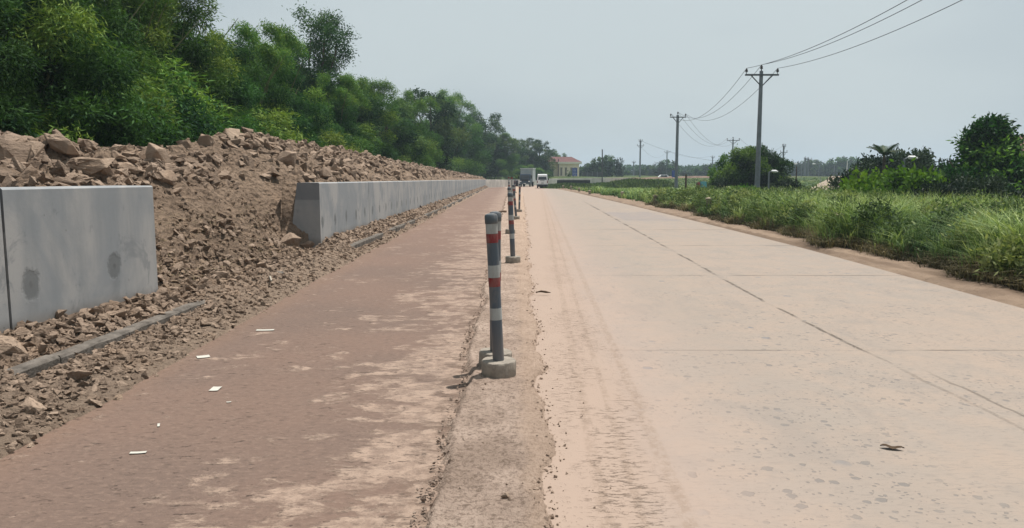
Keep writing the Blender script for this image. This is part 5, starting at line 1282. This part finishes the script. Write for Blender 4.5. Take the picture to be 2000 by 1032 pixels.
MB().box(-.95, .95, 1.86, 5.3, .78, 2.74).build('cargo_box', M['boxgrey'], trk_, bevel=.03)
MB().box(-.99, .99, 1.80, 5.36, 2.745, 2.83).build('canopy_rail', M['lampwhite'], trk_)
MB().box(-.5, .5, .3, 5.2, .5, .775).build('chassis', M['rubber'], trk_)
MB().box(-.66, .66, .45, .55, 2.0, 2.12).build('sun_visor', M['boxgrey'], trk_)

# white car with a blue sign far across the field
x, y, z = hy(1309, 351, 158); cr = thing('car', 'tiny white car on the crossing road beside the second power pole', 'car', (x, y, 1.0), R(90))
MB().prism([(0, .3), (4.0, .3), (4.05, .7), (3.2, .85), (2.5, 1.35), (1.0, 1.38), (.3, .9), (-.03, .8)], -.8, .8, lambda z: 1 if z < .85 else .82).build('body', M['vanwhite'], cr, smooth=True, bevel=.05)
for sg in (-1, 1):
    MB().box(sg * .79 - .03, sg * .79 + .03, 1.0, 2.6, .9, 1.25).build('side_window', M['glass'], cr); wheel(cr, sg * .72, .7, .3, .18); wheel(cr, sg * .72, 3.2, .3, .18)
cr.location.z = z - .25; cr.scale = (.8, .8, .9)
x, y, z = hy(1316, 350, 154); bs = thing('notice_board', 'small plain blue board beside the tiny white car', 'sign', (x, y, z))
MB().box(-.42, .42, -.03, .03, .35, 1.75).build('board', M['sign'], bs)
for sg in (-1, 1): MB().tube([(sg * .3, .06, -1), (sg * .3, .06, 1.5)], .03, 6).build('leg', M['steel'], bs)
# fallen pale slabs and a bit of litter in the grass
x, y, z = hy(1310, 377, 62); o = MB().box(-1.0, 1.0, -.3, .3, 0, .14).build('concrete_slab', M['cream2'], bevel=.02); o.location = (x, y, z - .05); o.rotation_euler = (0, .09, .1); tag(o, 'pale fallen slab lying in the grass left of the second power pole', 'slab')
x, y, z = hy(1350, 379, 60); o = MB().box(-.9, .9, -.25, .25, 0, .12).build('concrete_slab', M['cream2'], bevel=.02); o.location = (x, y, z - .03); o.rotation_euler = (0, .03, -.1); tag(o, 'pale fallen slab lying in the grass right of the second power pole', 'slab')
x, y, z = hy(1374, 362, 70); hp = thing('cloth_bundle', 'teal and red cloth bundle with a white edge caught in the grass', 'cloth', (x, y, z))
m = MB(); m.prism([(-.5, -.3), (.5, -.3), (.35, .25), (-.2, .35)], -.35, .25).build('teal_side', M['teal'], hp, bevel=.06)
m = MB(); m.prism([(-.5, -.4), (.5, -.4), (.3, .2), (-.2, .3)], -.6, -.352).build('red_side', plain('faded_red_cloth', (.24, .06, .06), .8, .1), hp, bevel=.06)
m = MB(); m.box(.2, .9, -.2, .1, -.02, .06).build('white_edge', M['lampwhite'], hp, bevel=.02)
# house roof peeping at the right edge
x, y, z = hy(1999, 281, 60); hh = thing('house', 'house corner with a brown tiled roof just visible at the right picture edge', 'house', (x + 2.2, y, -2))
MB().box(-2.0, 5, 0, 6, 0, z + 1.2).build('wall', M['cream'], hh)
MB().add([(-2.6, -.5, z + 1.2), (5.5, -.5, z + 1.2), (5.5, 6.5, z + 1.2), (-2.6, 6.5, z + 1.2), (-.2, 3, z + 2.9), (3, 3, z + 2.9)], [(3, 2, 1, 0), (0, 1, 5, 4), (1, 2, 5), (2, 3, 4, 5), (3, 0, 4)]).build('roof', M['redroof'], hh)

# ================================================================== HAZE
HZD = .0006
o = MB().box(-900, 900, -120, 1500, -6, 40).build('haze', bpy.data.materials.new('haze_air')); tag(o, kind='stuff')
hm = o.data.materials[0]; hm.use_nodes = True; hm.node_tree.nodes.clear()
ho = hm.node_tree.nodes.new('ShaderNodeOutputMaterial'); hv = hm.node_tree.nodes.new('ShaderNodeVolumePrincipled')
hv.inputs['Color'].default_value = (.72, .87, 1.0, 1); hv.inputs['Density'].default_value = HZD; hv.inputs['Anisotropy'].default_value = .2
hm.node_tree.links.new(hv.outputs[0], ho.inputs['Volume'])
